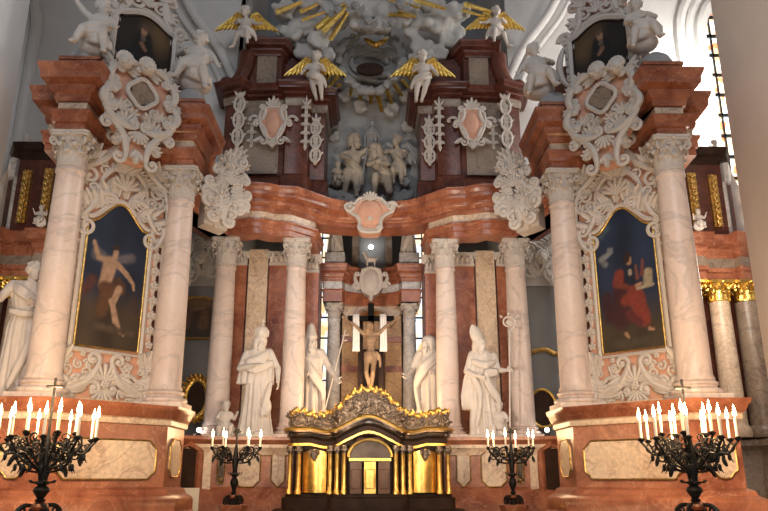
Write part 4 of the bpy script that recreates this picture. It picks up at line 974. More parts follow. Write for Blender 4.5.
mb = MB(); mb.box((0, 15.0, (zt1+za)/2+.1), (.64, .06, za-zt1+.6)); wpb('attic_screen', mb, 'greywall', tm, 'dark grey screen')
lm = thing('spot_lamp', 'small round lamp glowing white in front of the grey screen above the aedicule', 'lamp', tuple(at(371, 247, 14.85)))
mb = MB(); mb.ell((0, 0, 0), .055, 14, 9); part('bulb', mb, MT['bulb'], lm); mb = MB(); mb.lathe([(.02, 0), (.045, .02), (.05, .08), (.02, .1)], 12); mb.v = [V((p.x, .02+p.z, p.y)) for p in mb.v]; part('lamp_housing', mb, MT['iron'], lm)
# shield with a standing lamb on the aedicule
p = at(371, 296, 14.0); q = at(371, 268, 14.0); k = q.z-p.z
t = thing('stucco_cartouche', 'white scrolled shield topped by a small stag figure above the crucifix', 'cartouche', (p.x, 14.0, p.z))
mb = MB(); o = [(0, 0), (.25, .12), (.38, .35), (.36, .7), (.3, .92), (0, 1.0)]; out = [(x*k, z*k) for x, z in o]+[(-x*k, z*k) for x, z in o[-2:0:-1]]; mb.prism(out, -.05, .3); mb.ell((0, -.04, k*.52), (.3*k, .08, .42*k), 12, 8); part('shield', mb, MT['stucco'], t)
mb = MB(); border(mb, out, .025, -.06)
for sx in (-1, 1): cscroll(mb, (sx*.3*k, .3*k), (sx*.55*k, .75*k), -sx*.06, .035, -.03); scroll(mb, sx*.5*k, .35*k, .09, 0, 1.3, sx, .03, -.04)
leaf(mb, 0, 0, -pi/2, .14, .1, -.04); part('rim', mb, MT['stucco'], t)
mb = MB(); z0 = k*1.02
mb.ell((.0, 0, z0+.17), (.12, .055, .06), 12, 8); mb.tube([(-.09, 0, z0+.18), (-.12, 0, z0+.25), (-.13, 0, z0+.3)], [.045, .035, .03], 8); mb.ell((-.15, 0, z0+.32), (.05, .025, .03), 8, 6)
for x in (-.08, .08):
    for y in (-.03, .03): mb.tube([(x, y, z0+.16), (x-.008, y, z0+.08), (x, y, z0-.01)], [.024, .014, .013], 6)
for y in (-.02, .02): mb.tube([(-.13, y, z0+.34), (-.1, y*2, z0+.4), (-.13, y*2.5, z0+.43)], [.01, .008, .005], 5)
mb.tube([(.11, 0, z0+.19), (.15, 0, z0+.21)], [.02, .01], 6); link('stag', remesh(mb, .012, 2, 'stag'), MT['statue'], t)

# ---- crucifix with a white cloth
Yc = 13.3
pc = at(371, 318, Yc); ptop = at(371, 303, Yc); pl = at(347, 317, Yc); pr = at(394, 317, Yc)
cr = thing('crucifix', 'tall black wooden crucifix draped with a white cloth above the tabernacle', 'crucifix', (pc.x, Yc, 2.4))
zc = pc.z-2.4; zb = 0; zt = ptop.z-2.4; hw = (pr.x-pl.x)/2
mb = MB(); mb.box((0, .05, (zb+zt)/2), (.12, .07, zt-zb)); mb.box((0, .05, zc), (hw*2, .07, .1)); part('cross', mb, MT['black'], cr)
mb = MB()
HC = (zc-(at(371, 392, Yc).z-2.4))
pose = dict(head=(-.03,-.05,.90), shL=(-.105,0,.82), shR=(.105,0,.82), elL=(-.2,-.02,.91), elR=(.2,-.02,.91), haL=(-.32,0,1.0), haR=(.32,0,1.0), hipL=(-.045,0,.525), hipR=(.045,0,.525),
   knL=(-.06,-.1,.29), knR=(.03,-.12,.285), anL=(-.01,0,.07), anR=(.012,-.03,.075), toeL=(-.01,-.04,.0), toeR=(.012,-.07,.005))
HB = HC/1.0*1.0
figure(mb, HB, pose, hd=dict(hair='long', beard=.7, pitch=.3, roll=.25), curl=.3, fat=.78)
robe(mb, [(HB*.44, 0, 0, HB*.08, HB*.075, .1), (HB*.5, 0, 0, HB*.095, HB*.08, .12), (HB*.57, 0, 0, HB*.085, HB*.07, .06)], 9, 3)
drape(mb, [(HB*.07, -HB*.03, HB*.55), (HB*.12, -HB*.03, HB*.47), (HB*.12, -HB*.02, HB*.37)], HB*.03, 3, HB*.015)
o = link('carved_figure', remesh(mb, .011, 2, 'carved_figure'), MT['flesh'], cr, 'carved wooden body with a gilt loincloth'); o.location = (0, -.06, zc-HB*1.0-.06)
zl = at(356, 353, Yc).z-2.4
for sx, px in ((-1, 356), (1, 383)):
    x = at(px, 320, Yc).x-pc.x; mb = MB(); vs = []; n1, n2 = 14, 10
    P = [(0, .1, zc-.3), (0, .1, zc+.03), (0, .06, zc+.075), (0, -.02, zc+.075), (0, -.06, zc+.02)]+[(0, -.07, zc+.02-(zc-zl)*i/8) for i in range(1, 9)]
    for p in P:
        for k in range(n2+1):
            u = k/n2-.5; vs.append((x+u*.13*(1+.1*(zc-p[2])), p[1]-.015*sin(u*22+p[2]*2), p[2]))
    fs = [(i*(n2+1)+k, i*(n2+1)+k+1, (i+1)*(n2+1)+k+1, (i+1)*(n2+1)+k) for i in range(len(P)-1) for k in range(n2)]
    mb.add(vs, fs); o = part('white_cloth', mb, MT['cloth'], cr, 'white cloth hanging over the arm of the cross'); sm = o.modifiers.new('t', 'SOLIDIFY'); sm.thickness = .012
for x in (-.2, .2): part('dark_rail', MB().box((x, .22, zc*.5), (.09, .06, zc*1.0)), MT['wood'], cr)

# ---- tabernacle
YB = 11.0
zb0 = at(371, 498, YB).z; zcap = at(371, 447, YB).z; zco = at(300, 432, YB).z; ztop = at(300, 412, YB).z; zpk = at(369, 391, YB).z; zarc = at(369, 421, YB).z
X0 = at(287, 470, YB).x; X1 = at(450, 470, YB).x; XC = (X0+X1)/2; HWt = (X1-X0)/2
tb = thing('tabernacle', 'wide golden tabernacle with curved doors and a pierced silver crest', 'tabernacle', (XC, YB, zb0), 0)
L = lambda px: at(px, 470, YB).x-XC
def lz(z): return z-zb0
pth = [tuple(p)[:2] for p in smooth_path([(-HWt, .55), (-HWt+.02, .12), (-HWt*.88, .0), (-HWt*.6, -.08), (-HWt*.42, -.16), (-HWt*.36, -.3), (0, -.36)], 5)]
pth = both(pth)
hcol = lz(zcap)+.0
mb = MB().sweep(pth, [(-.06, 0), (-.06, hcol+.08), (-.35, hcol+.08), (-.35, 0)]); part('body', mb, MT['wood'], tb, 'dark wooden body')
mb = MB().sweep(pth, [(.1, -.16), (.1, 0), (.05, .02), (.05, .06), (-.3, .06), (-.3, -.16)]); part('plinth', mb, MT['wood'], tb, 'dark plinth')
def rise(u):                                     # how far the cornice swells up over the middle door
    a = abs(u)
    return (zarc-zco)*(.5+.5*cos(pi*min(1, a/.42)))*1.0-.05*sin(pi*min(1, max(0, (a-.3)/.4)))
def swept_wave(prof, mat, name, lab=None):
    mb = MB(); mb.sweep(pth, prof); mb.v = [V((p.x, p.y, p.z+rise(p.x/HWt))) for p in mb.v]; part(name, mb, MT[mat], tb, lab)
z = lz(zco)
swept_wave([(-.02, hcol-.0), (.0, z-.1), (-.3, z-.1), (-.3, hcol-.0)], 'wood', 'architrave')
swept_wave([(.0, z-.1), (.05, z-.06), (.04, z-.02), (.09, z+.0), (.09, z+.02), (-.3, z+.02), (-.3, z-.1)], 'gunmetal', 'cornice', 'dark polished cornice')
swept_wave([(.03, hcol+.02), (.03, hcol+.055), (-.1, hcol+.055), (-.1, hcol+.02)], 'brass', 'gilt_band')
swept_wave([(.1, z+.02), (.11, z+.05), (.07, z+.075), (-.2, z+.075), (-.2, z+.02)], 'brass', 'gilt_bead')
# crest
mb = MB(); m2 = MB(); m3 = MB(); n = 90; vs = []; fs = []
px_ = [V((q[0], q[1])) for q in pth]; tot = [0]
for i in range(1, len(px_)): tot.append(tot[-1]+(px_[i]-px_[i-1]).length)
def on_path(t):
    d = t*tot[-1]
    for i in range(1, len(px_)):
        if d <= tot[i]+1e-9: return px_[i-1].lerp(px_[i], (d-tot[i-1])/(tot[i]-tot[i-1]))
    return px_[-1]
def crest_top(u):
    a = abs(u); base_ = lz(ztop)-(z+.07)
    k = (.5+.5*cos(pi*min(1, a/.55)))
    return base_*(1+.12*sin(a*16))*(1-k)+k*(lz(zpk)-z-.07-rise(u))+.02*sin(u*60)
rr = random.Random(5)
for i in range(n+1):
    p = on_path(.04+.92*i/n); u = p.x/HWt; zb_ = z+.07+rise(u); ht = crest_top(u)
    for yo in (.0, .07): vs += [(p.x, p.y+yo, zb_), (p.x, p.y+yo-.03*(yo == 0), zb_+ht*.5), (p.x, p.y+yo, zb_+ht)]
for i in range(n):
    a, b = i*6, (i+1)*6
    for q0, q1 in ((0, 1), (1, 2), (2, 5), (5, 4), (4, 3), (3, 0)): fs.append((a+q0, a+q1, b+q1, b+q0))
fs += [(0, 3, 4, 5, 2, 1), tuple(n*6+k for k in (0, 1, 2, 5, 4, 3))]
mb.add(vs, fs); part('crest', mb, MT['silver'], tb, 'tarnished silver openwork crest')
for i in range(n):
    p = on_path(.04+.92*(i+.5)/n); u = p.x/HWt; zb_ = z+.07+rise(u); ht = crest_top(u)
    for k in range(max(2, int(ht/.07))):
        zz = zb_+.04+(ht-.05)*(k+rr.random()*.6)/max(2, int(ht/.07))
        if rr.random() < .5: scroll(m2, p.x, zz, .035, rr.uniform(0, 6), 1.1, rr.choice((-1, 1)), .011, p.y-.02)
        else: leaf(m2, p.x, zz, rr.uniform(0, 6.28), .09, .05, p.y-.02, .4, 2, .5, 6)
    m3.ell((p.x, p.y-.01, zb_+ht-.01), (.04, .045, .03+.012*(i % 3)), 7, 5)
    if i % 3 == 0: leaf(m3, p.x, zb_+ht-.05, pi/2+rr.uniform(-.5, .5), .1, .07, p.y-.02, .5, 2, .4, 7)
    m3.ell((p.x, p.y-.03, zb_+.0), (.018, .015, .015), 6, 4)
m3.tube([on_path(.04+.92*i/60).to_3d()+V((0, .0, z+.07+rise(on_path(.04+.92*i/60).x/HWt)+crest_top(on_path(.04+.92*i/60).x/HWt))) for i in range(61)], .03, 6)
part('crest_relief', m2, MT['silver'], tb); part('crest_edge', m3, MT['brass'], tb, 'gilded leafy edge of the crest')
# columns
for cxp, yy in ((290, .0), (299, -.05), (331, -.16), (338, -.24), (345, -.31), (395, -.31), (402, -.24), (409, -.16), (439, -.05), (448, .0)):
    x = L(cxp); mb = MB(); mb.lathe([(.05, .06), (.05, .1), (.04, .12), (.037, .16), (.034, hcol-.12), (.04, hcol-.11)], 14, (x, yy-.04, 0)); part('colonnette', mb, MT['brass'], tb, 'gilded colonnette')
    mb = MB(); mb.lathe([(.034, hcol-.11), (.045, hcol-.06), (.06, hcol-.02), (.06, hcol+.01)], 12, (x, yy-.04, 0))
    for k in range(6): a = 2*pi*k/6; mb.ell((x+.045*cos(a), yy-.04+.045*sin(a), hcol-.05), (.018, .018, .03), 6, 5)
    part('colonnette_capital', mb, MT['silver'], tb)
# curved side doors and centre recess
for sx in (-1, 1):
    a, b = (L(303), L(327)) if sx < 0 else (L(413), L(436)); mb = MB(); vs = []; fs = []
    for i in range(13):
        t = i/12; x = a+(b-a)*t; y = -.04-.13*(t if sx < 0 else 1-t)-.1*sin(pi*t); vs += [(x, y, .08), (x, y, hcol-.04-.04*abs(2*t-1)), (x, y+.05, hcol-.04-.04*abs(2*t-1)), (x, y+.05, .08)]
    for i in range(12):
        for j in range(4): fs.append((i*4+j, i*4+(j+1) % 4, i*4+4+(j+1) % 4, i*4+4+j))
    fs += [(0, 3, 2, 1), (48, 49, 50, 51)]; mb.add(vs, fs); d = part('curved_door', mb, MT['brass'], tb, 'curved gilded side panel')
    mb = MB(); xm = (a+b)/2; scroll(mb, xm-.04, hcol-.1, .05, 0, 1.2, 1, .018, -.22); scroll(mb, xm+.04, hcol-.1, .05, pi, 1.2, -1, .018, -.22); leaf(mb, xm, hcol-.06, -pi/2, .16, .12, -.22); part('keystone_leaf', mb, MT['silver'], d)
a, b = L(350), L(390); xm = (a+b)/2
mb = MB(); mb.box((xm, -.26, .5*hcol-.1), (b-a, .04, hcol-.25)); part('inner_niche', mb, MT['wood'], tb)
for k, (u0, u1, mat, nm) in enumerate(((.02, .3, 'brown', 'door_leaf'), (.36, .64, 'brass', 'centre_door'), (.7, .98, 'brown', 'door_leaf'))):
    mb = MB(); w = (b-a)*(u1-u0); xx = a+(b-a)*(u0+u1)/2; mb.box((xx, -.42 if nm == 'door_leaf' else -.40, .08+(hcol-.2)/2-.06), (w, .03, hcol-.3)); mb.tube([(xx-w*.4, -.44, .14), (xx-w*.4, -.44, hcol-.34), (xx+w*.4, -.44, hcol-.34), (xx+w*.4, -.44, .14), (xx-w*.4, -.44, .14)], .008, 6); part(nm, mb, MT[mat], tb)
mb = MB(); vs = []
for k, (r_, zz) in enumerate(((.0, 0),)): pass
lun = [(a, hcol-.2)]+[(xm-(b-a)/2*cos(pi*i/14), hcol-.16+.24*sin(pi*i/14)) for i in range(15)]+[(b, hcol-.2)]
mb.prism(lun, -.40, -.3); part('lunette', mb, MT['gunmetal'], tb, 'gilded half-round above the door')
mb = MB(); mb.tube([(xm-(b-a)/2*1.05*cos(pi*i/14), -.43, hcol-.16+.25*sin(pi*i/14)) for i in range(15)], .022, 8); mb.box((xm, -.42, hcol-.2), ((b-a)*1.02, .05, .04)); part('lunette_arch', mb, MT['brass'], tb)
# altar table below
at_ = thing('altar_table', 'dark wooden altar step under the golden tabernacle', 'altar table', (XC, YB, 0))
mb = MB(); mb.slab([(x, y-.2 if abs(x) < HWt*.9 else y-.05) for x, y in pth]+[(HWt+.1, .7), (-HWt-.1, .7)], 0, zb0-.16); part('table_body', mb, MT['wood'], at_)
mb = MB(); mb.sweep(pth, [(.2, zb0-.34), (.24, zb0-.3), (.24, zb0-.18), (.2, zb0-.165), (-.2, zb0-.165), (-.2, zb0-.34)]); part('table_edge', mb, MT['wood'], at_)
# ================================================================== sculpture
def statue(name, label, cat, loc, rz, build, H, vox=.013, extra=None, s=1, mat='statue', group=None):
    t = thing(name, label, cat, loc, rz, group); mb = MB(); build(mb, H); link('figure_body', remesh(mb, vox, 2, 'figure_body', s < 0), MT[mat], t)
    return t
def plinth(mb, H, w=.2): mb.lathe([(w*H*.5, 0), (w*H*.5, .02*H), (w*H*.46, .03*H)], 20)
# bishop with a crown, left of the tabernacle
ZS = ZM
def bishop_l(mb, H):
    plinth(mb, H, .36)
    pose = dict(head=(.02,-.05,.905), neck=(.01,-.01,.855), shL=(-.11,0,.8), elL=(-.17,-.06,.64), haL=(-.03,-.16,.66), elR=(.19,-.02,.66), haR=(.2,-.1,.52))
    figure(mb, H, pose, legs=False, hd=dict(hair='long', beard=.8, yaw=.55, pitch=.35), handp=dict(L=(0,.5,-1), R=(-1,0,0)))
    robe(mb, [(.02*H, 0, 0, .16*H, .12*H, .16), (.12*H, 0, 0, .145*H, .11*H, .15), (.35*H, .0, 0, .12*H, .095*H, .12), (.55*H, 0, 0, .108*H, .085*H, .09), (.7*H, 0, 0, .11*H, .08*H, .05), (.8*H, 0, 0, .1*H, .07*H, .03), (.85*H, 0, 0, .05*H, .045*H, .02)], 15, 4)
    robe(mb, [(.5*H, -.02*H, .02*H, .17*H, .1*H, .12), (.6*H, -.01*H, .015*H, .165*H, .1*H, .1), (.72*H, 0, .01*H, .15*H, .09*H, .06), (.82*H, 0, .005*H, .11*H, .07*H, .03), (.86*H, 0, 0, .05*H, .05*H, 0)], 13, 8)
    drape(mb, [(.1*H, -.07*H, .8*H), (.02*H, -.12*H, .72*H), (-.1*H, -.1*H, .7*H)], .03*H, 4, .016*H, 2); drape(mb, [(-.14*H, -.05*H, .7*H), (-.02*H, -.13*H, .63*H), (.14*H, -.07*H, .7*H)], .03*H, 4, .016*H, 3)
    drape(mb, [(.13*H, -.07*H, .5*H), (.1*H, -.12*H, .35*H), (.06*H, -.13*H, .2*H)], .02*H, 4, .02*H, 5)
    mb.ell((.1*H, -.1*H, .28*H), (.05*H, .05*H, .09*H)); mb.tube([(.03*H, -.12*H, .03*H), (.03*H, -.18*H, .025*H)], .03*H, 8)
p = at(254, 437, 11.95); H = at(247, 333, 12).z-ZS
tbl = statue('bishop_statue', 'white statue of a crowned bishop leaning right, left of the golden tabernacle', 'statue', (p.x, 12.0, ZS), .1, bishop_l, H*1.0)
mb = MB(); hc = V((.02*H, -.035*H, .965*H)); Rr = Euler((.3, -.05, .5)).to_matrix()
m2 = MB(); m2.lathe([(.05*H, -.02*H), (.062*H, .0), (.066*H, .03*H), (.06*H, .06*H), (.04*H, .085*H), (.012*H, .1*H)], 20)
for k in range(8): a = 2*pi*k/8; m2.tube([(.066*H*cos(a), .066*H*sin(a), .0), (.068*H*cos(a), .068*H*sin(a), .05*H), (.03*H*cos(a), .03*H*sin(a), .092*H)], .006*H, 6)
m2.ell((0,0,.105*H), .012*H); m2.tube([(0,0,.105*H), (0,0,.165*H)], .006*H, 6); m2.tube([(-.022*H,0,.14*H), (.022*H,0,.14*H)], .006*H, 6)
m2.v = [hc+Rr @ q for q in m2.v]; part('crown', m2, MT['statue'], tbl, 'domed crown topped by a cross')
# bishop with tall mitre and crozier
def bishop_r(mb, H):
    plinth(mb, H, .36)
    pose = dict(head=(-.025,-.05,.9), neck=(-.015,-.01,.85), shR=(.11,0,.8), elR=(.15,-.05,.65), haR=(.21,-.14,.64), elL=(-.17,-.02,.64), haL=(-.08,-.14,.58))
    figure(mb, H, pose, legs=False, hd=dict(hair='long', beard=1.0, yaw=.5, pitch=.3), handp=dict(R=(0,-1,-.3), L=(1,0,0)), curl=.8)
    robe(mb, [(.02*H, 0, 0, .15*H, .12*H, .17), (.12*H, 0, 0, .145*H, .11*H, .15), (.35*H, -.01*H, 0, .125*H, .1*H, .13), (.55*H, -.01*H, 0, .12*H, .09*H, .1), (.7*H, 0, 0, .115*H, .085*H, .05), (.8*H, 0, 0, .1*H, .07*H, .03), (.85*H, 0, 0, .05*H, .045*H, .02)], 13, 6)
    robe(mb, [(.27*H, -.05*H, .03*H, .15*H, .09*H, .16), (.4*H, -.05*H, .02*H, .16*H, .1*H, .14), (.55*H, -.035*H, .02*H, .155*H, .1*H, .1), (.7*H, -.01*H, .01*H, .145*H, .09*H, .06), (.82*H, 0, .005*H, .105*H, .07*H, .03), (.86*H, 0, 0, .05*H, .05*H, 0)], 11, 12)
    drape(mb, [(.12*H, -.1*H, .62*H), (.0*H, -.14*H, .6*H), (.03*H, -.13*H, .48*H), (.12*H, -.1*H, .36*H), (.13*H, -.08*H, .2*H)], .03*H, 5, .018*H, 4)
    drape(mb, [(-.13*H, -.07*H, .6*H), (-.06*H, -.13*H, .4*H), (-.1*H, -.12*H, .12*H)], .03*H, 4, .016*H, 7); drape(mb, [(-.12*H, -.06*H, .74*H), (0, -.12*H, .69*H), (.12*H, -.06*H, .74*H)], .02*H, 3, .014*H, 8)
    mb.tube([(.0*H, -.12*H, .03*H), (.02*H, -.19*H, .025*H)], .03*H, 8)
p = at(486, 437, 11.95); H2 = at(478, 345, 12).z-ZS; H2 = H2*1.02
H2 = (at(478, 338, 12).z-ZS)/.98
tbr = statue('bishop_statue', 'white statue of a bishop in a tall mitre, right of the golden tabernacle', 'statue', (p.x, 12.0, ZS), .05, bishop_r, H2)
H = H2; m2 = MB(); vs = []; fs = []
for i, (w, d, z) in enumerate(((.05, .056, -.01), (.06, .056, .03), (.066, .045, .07), (.058, .03, .115), (.034, .016, .15), (.006, .006, .172))):
    for k in range(20): a = 2*pi*k/20; vs.append(V((w*H*cos(a), d*H*sin(a), z*H)))
for i in range(5):
    for k in range(20): fs.append((i*20+k, i*20+(k+1) % 20, (i+1)*20+(k+1) % 20, (i+1)*20+k))
fs += [tuple(range(20))[::-1], tuple(100+k for k in range(20))]; m2.add(vs, fs); m2.tube([(.061*H*cos(2*pi*k/20), .058*H*sin(2*pi*k/20), .012*H) for k in range(21)], .006*H, 6); m2.tube([(0, -.06*H, .01*H), (0, -.047*H, .08*H), (0, -.02*H, .14*H)], .007*H, 6)
Rr = Euler((.1, -.5, .35)).to_matrix(); hc = V((-.04*H, -.035*H, .948*H)); m2.v = [hc+Rr @ q for q in m2.v]; part('mitre', m2, MT['statue'], tbr, 'tall pointed mitre')
m2 = MB(); b0 = V((.20*H, -.17*H, .02*H)); b1 = V((.245*H, -.17*H, 1.02*H)); m2.tube([b0, b1], .009*H, 8); m2.ell(b1, .018*H)
m3 = MB(); scroll(m3, b1.x-.01*H, b1.z+.085*H, .075*H, -pi/2+.3, 1.6, 1, .011*H, b1.y); flower(m3, b1.x-.01*H, b1.z+.085*H, .025*H, b1.y)
for k in range(5): a = -1.2+k*.9; leaf(m3, b1.x-.01*H+.075*H*cos(a), b1.z+.085*H+.075*H*sin(a), a, .035*H, .02*H, b1.y)
m2.v += []; o = len(m2.v); m2.add(m3.v, m3.f); part('crozier', m2, MT['statue'], tbr, 'slender crozier with a curled head')
# seated putti at the feet of the bishops
def putto_seated(seed, armL, armR, yaw=0., lean=0.):
    def f(mb, H):
        pose = dict(pelvis=(0,0,.24), waist=(lean*.3,-.02,.33), chest=(lean*.7,-.03,.44), neck=(lean,-.03,.56), head=(lean*1.15,-.05,.66), shL=(lean-.11,-.02,.51), shR=(lean+.11,-.02,.51), elL=armL[0], haL=armL[1], elR=armR[0], haR=armR[1],
            hipL=(-.07,-.02,.2), hipR=(.07,-.02,.2), knL=(-.12,-.2,.2), knR=(.13,-.19,.24), anL=(-.12,-.2,.03), anR=(.1,-.22,.05), toeL=(-.13,-.28,.015), toeR=(.11,-.3,.02))
        figure(mb, H, pose, True, hd=dict(hair='curls', yaw=yaw, pitch=.1, seed=seed)); mb.ell((0, .04*H, .1*H), (.2*H, .16*H, .14*H), 16, 9)
        drape(mb, [(-.16*H, -.05*H, .28*H), (0, -.16*H, .25*H), (.16*H, -.05*H, .22*H), (.2*H, .0, .06*H)], .05*H, 5, .03*H, seed)
    return f
for s, px, lab in ((1, 224, 'small white putto sitting at the feet of the crowned bishop'), (-1, 500, 'small white putto sitting at the feet of the mitred bishop')):
    p = at(px, 437, 11.9); statue('putto_statue', lab, 'statue', (p.x, 11.9, ZS), s*.2, putto_seated(3+s, ((-.2,-.05,.38), (-.16,-.2,.34)), ((.19,-.03,.4), (.24,-.14,.5)), s*.3), .78, .011, s=s)
# rear statues between the inner columns and the aedicule
def saint_tiara(mb, H):
    plinth(mb, H, .34); figure(mb, H, dict(head=(.0,-.03,.9), elR=(.18,-.05,.66), haR=(.24,-.14,.56), elL=(-.16,-.02,.64), haL=(-.06,-.15,.6)), legs=False, hd=dict(hair='long', beard=1.0, yaw=.3))
    robe(mb, [(.02*H, 0, 0, .15*H, .12*H, .17), (.3*H, 0, 0, .125*H, .1*H, .13), (.55*H, 0, 0, .115*H, .09*H, .1), (.75*H, 0, 0, .125*H, .085*H, .05), (.84*H, 0, 0, .07*H, .05*H, .02)], 14, 21)
    drape(mb, [(-.1*H, -.07*H, .78*H), (.02*H, -.13*H, .6*H), (.12*H, -.08*H, .45*H), (.12*H, -.05*H, .2*H)], .04*H, 5, .017*H, 9)
    for k in range(4): mb.lathe([((.062-.009*k)*H, 0), ((.066-.01*k)*H, .016*H), ((.058-.009*k)*H, .04*H)], 18, (0, -.02*H, (.945+.032*k)*H))
    mb.ell((0, -.02*H, 1.08*H), .018*H)
p = at(310, 380, 13.1); Hs = (at(313, 326, 13.2).z-ZM)/1.09
t3 = statue('saint_statue', 'white statue in a tiered tiara with a thin staff, standing behind the left inner column', 'statue', (p.x, 13.0, ZM), .1, saint_tiara, Hs)
p0 = at(327, 397, 12.8)-V((p.x, 13.0, ZM)); p1 = at(346, 329, 13.1)-V((p.x, 13.0, ZM)); mb = MB(); mb.tube([p0+(p0-p1)*.3, p1], .012, 8); mb.tube([p1+V((-.07, 0, -.12)), p1+V((.07, 0, -.1))], .01, 6); mb.tube([p1+V((-.05, 0, -.22)), p1+V((.04, 0, -.2))], .01, 6); part('staff', mb, MT['statue'], t3)
def saint_hood(mb, H):
    plinth(mb, H, .34); figure(mb, H, dict(head=(-.02,-.04,.91), elL=(-.17,-.04,.66), haL=(-.2,-.14,.6), elR=(.15,-.02,.64), haR=(.06,-.15,.62)), legs=False, hd=dict(hair='long', beard=.9, yaw=-.7))
    robe(mb, [(.02*H, 0, 0, .15*H, .12*H, .17), (.3*H, 0, 0, .13*H, .1*H, .13), (.55*H, 0, 0, .125*H, .09*H, .1), (.72*H, 0, 0, .14*H, .09*H, .06), (.84*H, 0, 0, .075*H, .055*H, .02)], 13, 33)
    drape(mb, [(.1*H, -.07*H, .8*H), (-.04*H, -.13*H, .66*H), (-.13*H, -.08*H, .5*H), (-.08*H, -.1*H, .2*H)], .045*H, 5, .018*H, 19); mb.ell((-.01*H, .0, .945*H), (.068*H, .07*H, .05*H))
p = at(430, 380, 13.1); Hs = (at(424, 337, 13.2).z-ZM)/.995
statue('saint_statue', 'white statue of a bearded saint with flat cap, standing behind the right inner column', 'statue', (p.x, 13.0, ZM), -.2, saint_hood, Hs)
# fragments of standing figures on the aedicule blocks
def small_draped(seed):
    def f(mb, H):
        plinth(mb, H, .34); figure(mb, H, dict(elL=(-.2,-.04,.7), haL=(-.24,-.14,.82), elR=(.17,-.02,.66), haR=(.1,-.14,.6)), legs=False, hd=dict(hair='curls', seed=seed)); robe(mb, [(.02*H, 0, 0, .15*H, .12*H, .25), (.3*H, 0, 0, .13*H, .1*H, .2), (.55*H, 0, 0, .1*H, .08*H, .12), (.75*H, 0, 0, .11*H, .08*H, .06), (.83*H, 0, 0, .06*H, .05*H, .02)], 9, seed)
        drape(mb, [(-.12*H, -.06*H, .5*H), (.0, -.13*H, .35*H), (.15*H, -.06*H, .1*H)], .05*H, 5, .022*H, seed)
    return f
for s in (1, -1): statue('angel_statue', 'draped white figure on the grey block just %s of the small lamp' % SIDE[s], 'statue', (s*-.79, 14.3, zt1+.29), 0, small_draped(40+s), 1.05, .012, s=s)
# woman with a cross beside the nearer left column
def woman(mb, H):
    plinth(mb, H, .3); figure(mb, H, dict(head=(.02,-.02,.915), elL=(-.17,-.05,.7), haL=(-.25,-.15,.76), elR=(.15,-.02,.64), haR=(.06,-.15,.66)), legs=False, hd=dict(hair='curls', yaw=.4, seed=77))
    robe(mb, [(.02*H, 0, 0, .13*H, .11*H, .17), (.3*H, 0, 0, .115*H, .095*H, .13), (.52*H, 0, 0, .105*H, .085*H, .09), (.63*H, 0, 0, .082*H, .066*H, .05), (.74*H, 0, 0, .11*H, .08*H, .05), (.84*H, 0, 0, .06*H, .05*H, .02)], 13, 51)
    drape(mb, [(-.1*H, -.07*H, .62*H), (0, -.1*H, .6*H), (.1*H, -.07*H, .62*H)], .012*H, 3, .011*H, 4); drape(mb, [(.1*H, -.06*H, .58*H), (.06*H, -.11*H, .4*H), (-.04*H, -.12*H, .1*H)], .03*H, 4, .016*H, 6)
    drape(mb, [(-.1*H, -.03*H, .8*H), (-.02*H, -.1*H, .74*H), (.08*H, -.07*H, .68*H)], .025*H, 4, .014*H, 7)
Yw = 8.4; pw = at(14, 397, Yw); Hw = (at(17, 262, Yw).z-ZP)/.99
t = statue('saint_statue', 'white statue of a woman raising one hand, left of the nearest left column', 'statue', (pw.x, Yw, ZP), .35, woman, Hw)
mb = MB(); mb.tube([(.24, .12, .2), (.2, .14, Hw*1.0)], .035, 6); mb.tube([(.02, .13, Hw*.9), (.4, .15, Hw*.88)], .035, 6); part('cross', mb, MT['statue'], t, 'plain white cross held behind her')
# mirrored statue hidden at the right edge behind the column
# putti on the side altars
def putto_perch(seed, mode):
    def f(mb, H):
        if mode == 0: arms = dict(elL=(-.2,-.04,.6), haL=(-.3,-.1,.72), elR=(.2,-.04,.42), haR=(.24,-.14,.34)); yaw = .4
        elif mode == 1: arms = dict(elL=(-.2,-.05,.45), haL=(-.12,-.2,.42), elR=(.2,-.03,.45), haR=(.26,-.1,.33)); yaw = -.4
        else: arms = dict(elL=(-.19,-.08,.42), haL=(-.06,-.22,.4), elR=(.19,-.06,.42), haR=(.14,-.2,.34)); yaw = 0
        pose = dict(pelvis=(0,0,.25), waist=(.0,-.01,.34), chest=(.02,-.02,.45), neck=(.03,-.02,.57), head=(.04,-.04,.67), shL=(-.1,-.01,.52), shR=(.13,-.01,.52), hipL=(-.07,-.02,.22), hipR=(.07,-.02,.22), knL=(-.14,-.2,.24), knR=(.1,-.2,.18), anL=(-.2,-.22,.04), anR=(.14,-.2,-.04), toeL=(-.24,-.28,.0), toeR=(.15,-.27,-.09)); pose.update(arms)
        figure(mb, H, pose, True, hd=dict(hair='curls', yaw=yaw, pitch=.15, seed=seed), curl=.4); rr = random.Random(seed)
        mb.ell((0, .05*H, .1*H), (.22*H, .16*H, .14*H), 16, 9)
        drape(mb, [(.16*H, 0, .45*H), (.08*H, -.14*H, .32*H), (-.12*H, -.16*H, .26*H), (-.26*H, -.06*H, .2*H)], .06*H, 6, .034*H, seed); drape(mb, [(-.16*H, -.02*H, .2*H), (0, -.14*H, .16*H), (.2*H, -.04*H, .1*H)], .06*H, 5, .036*H, seed+1)
    return f
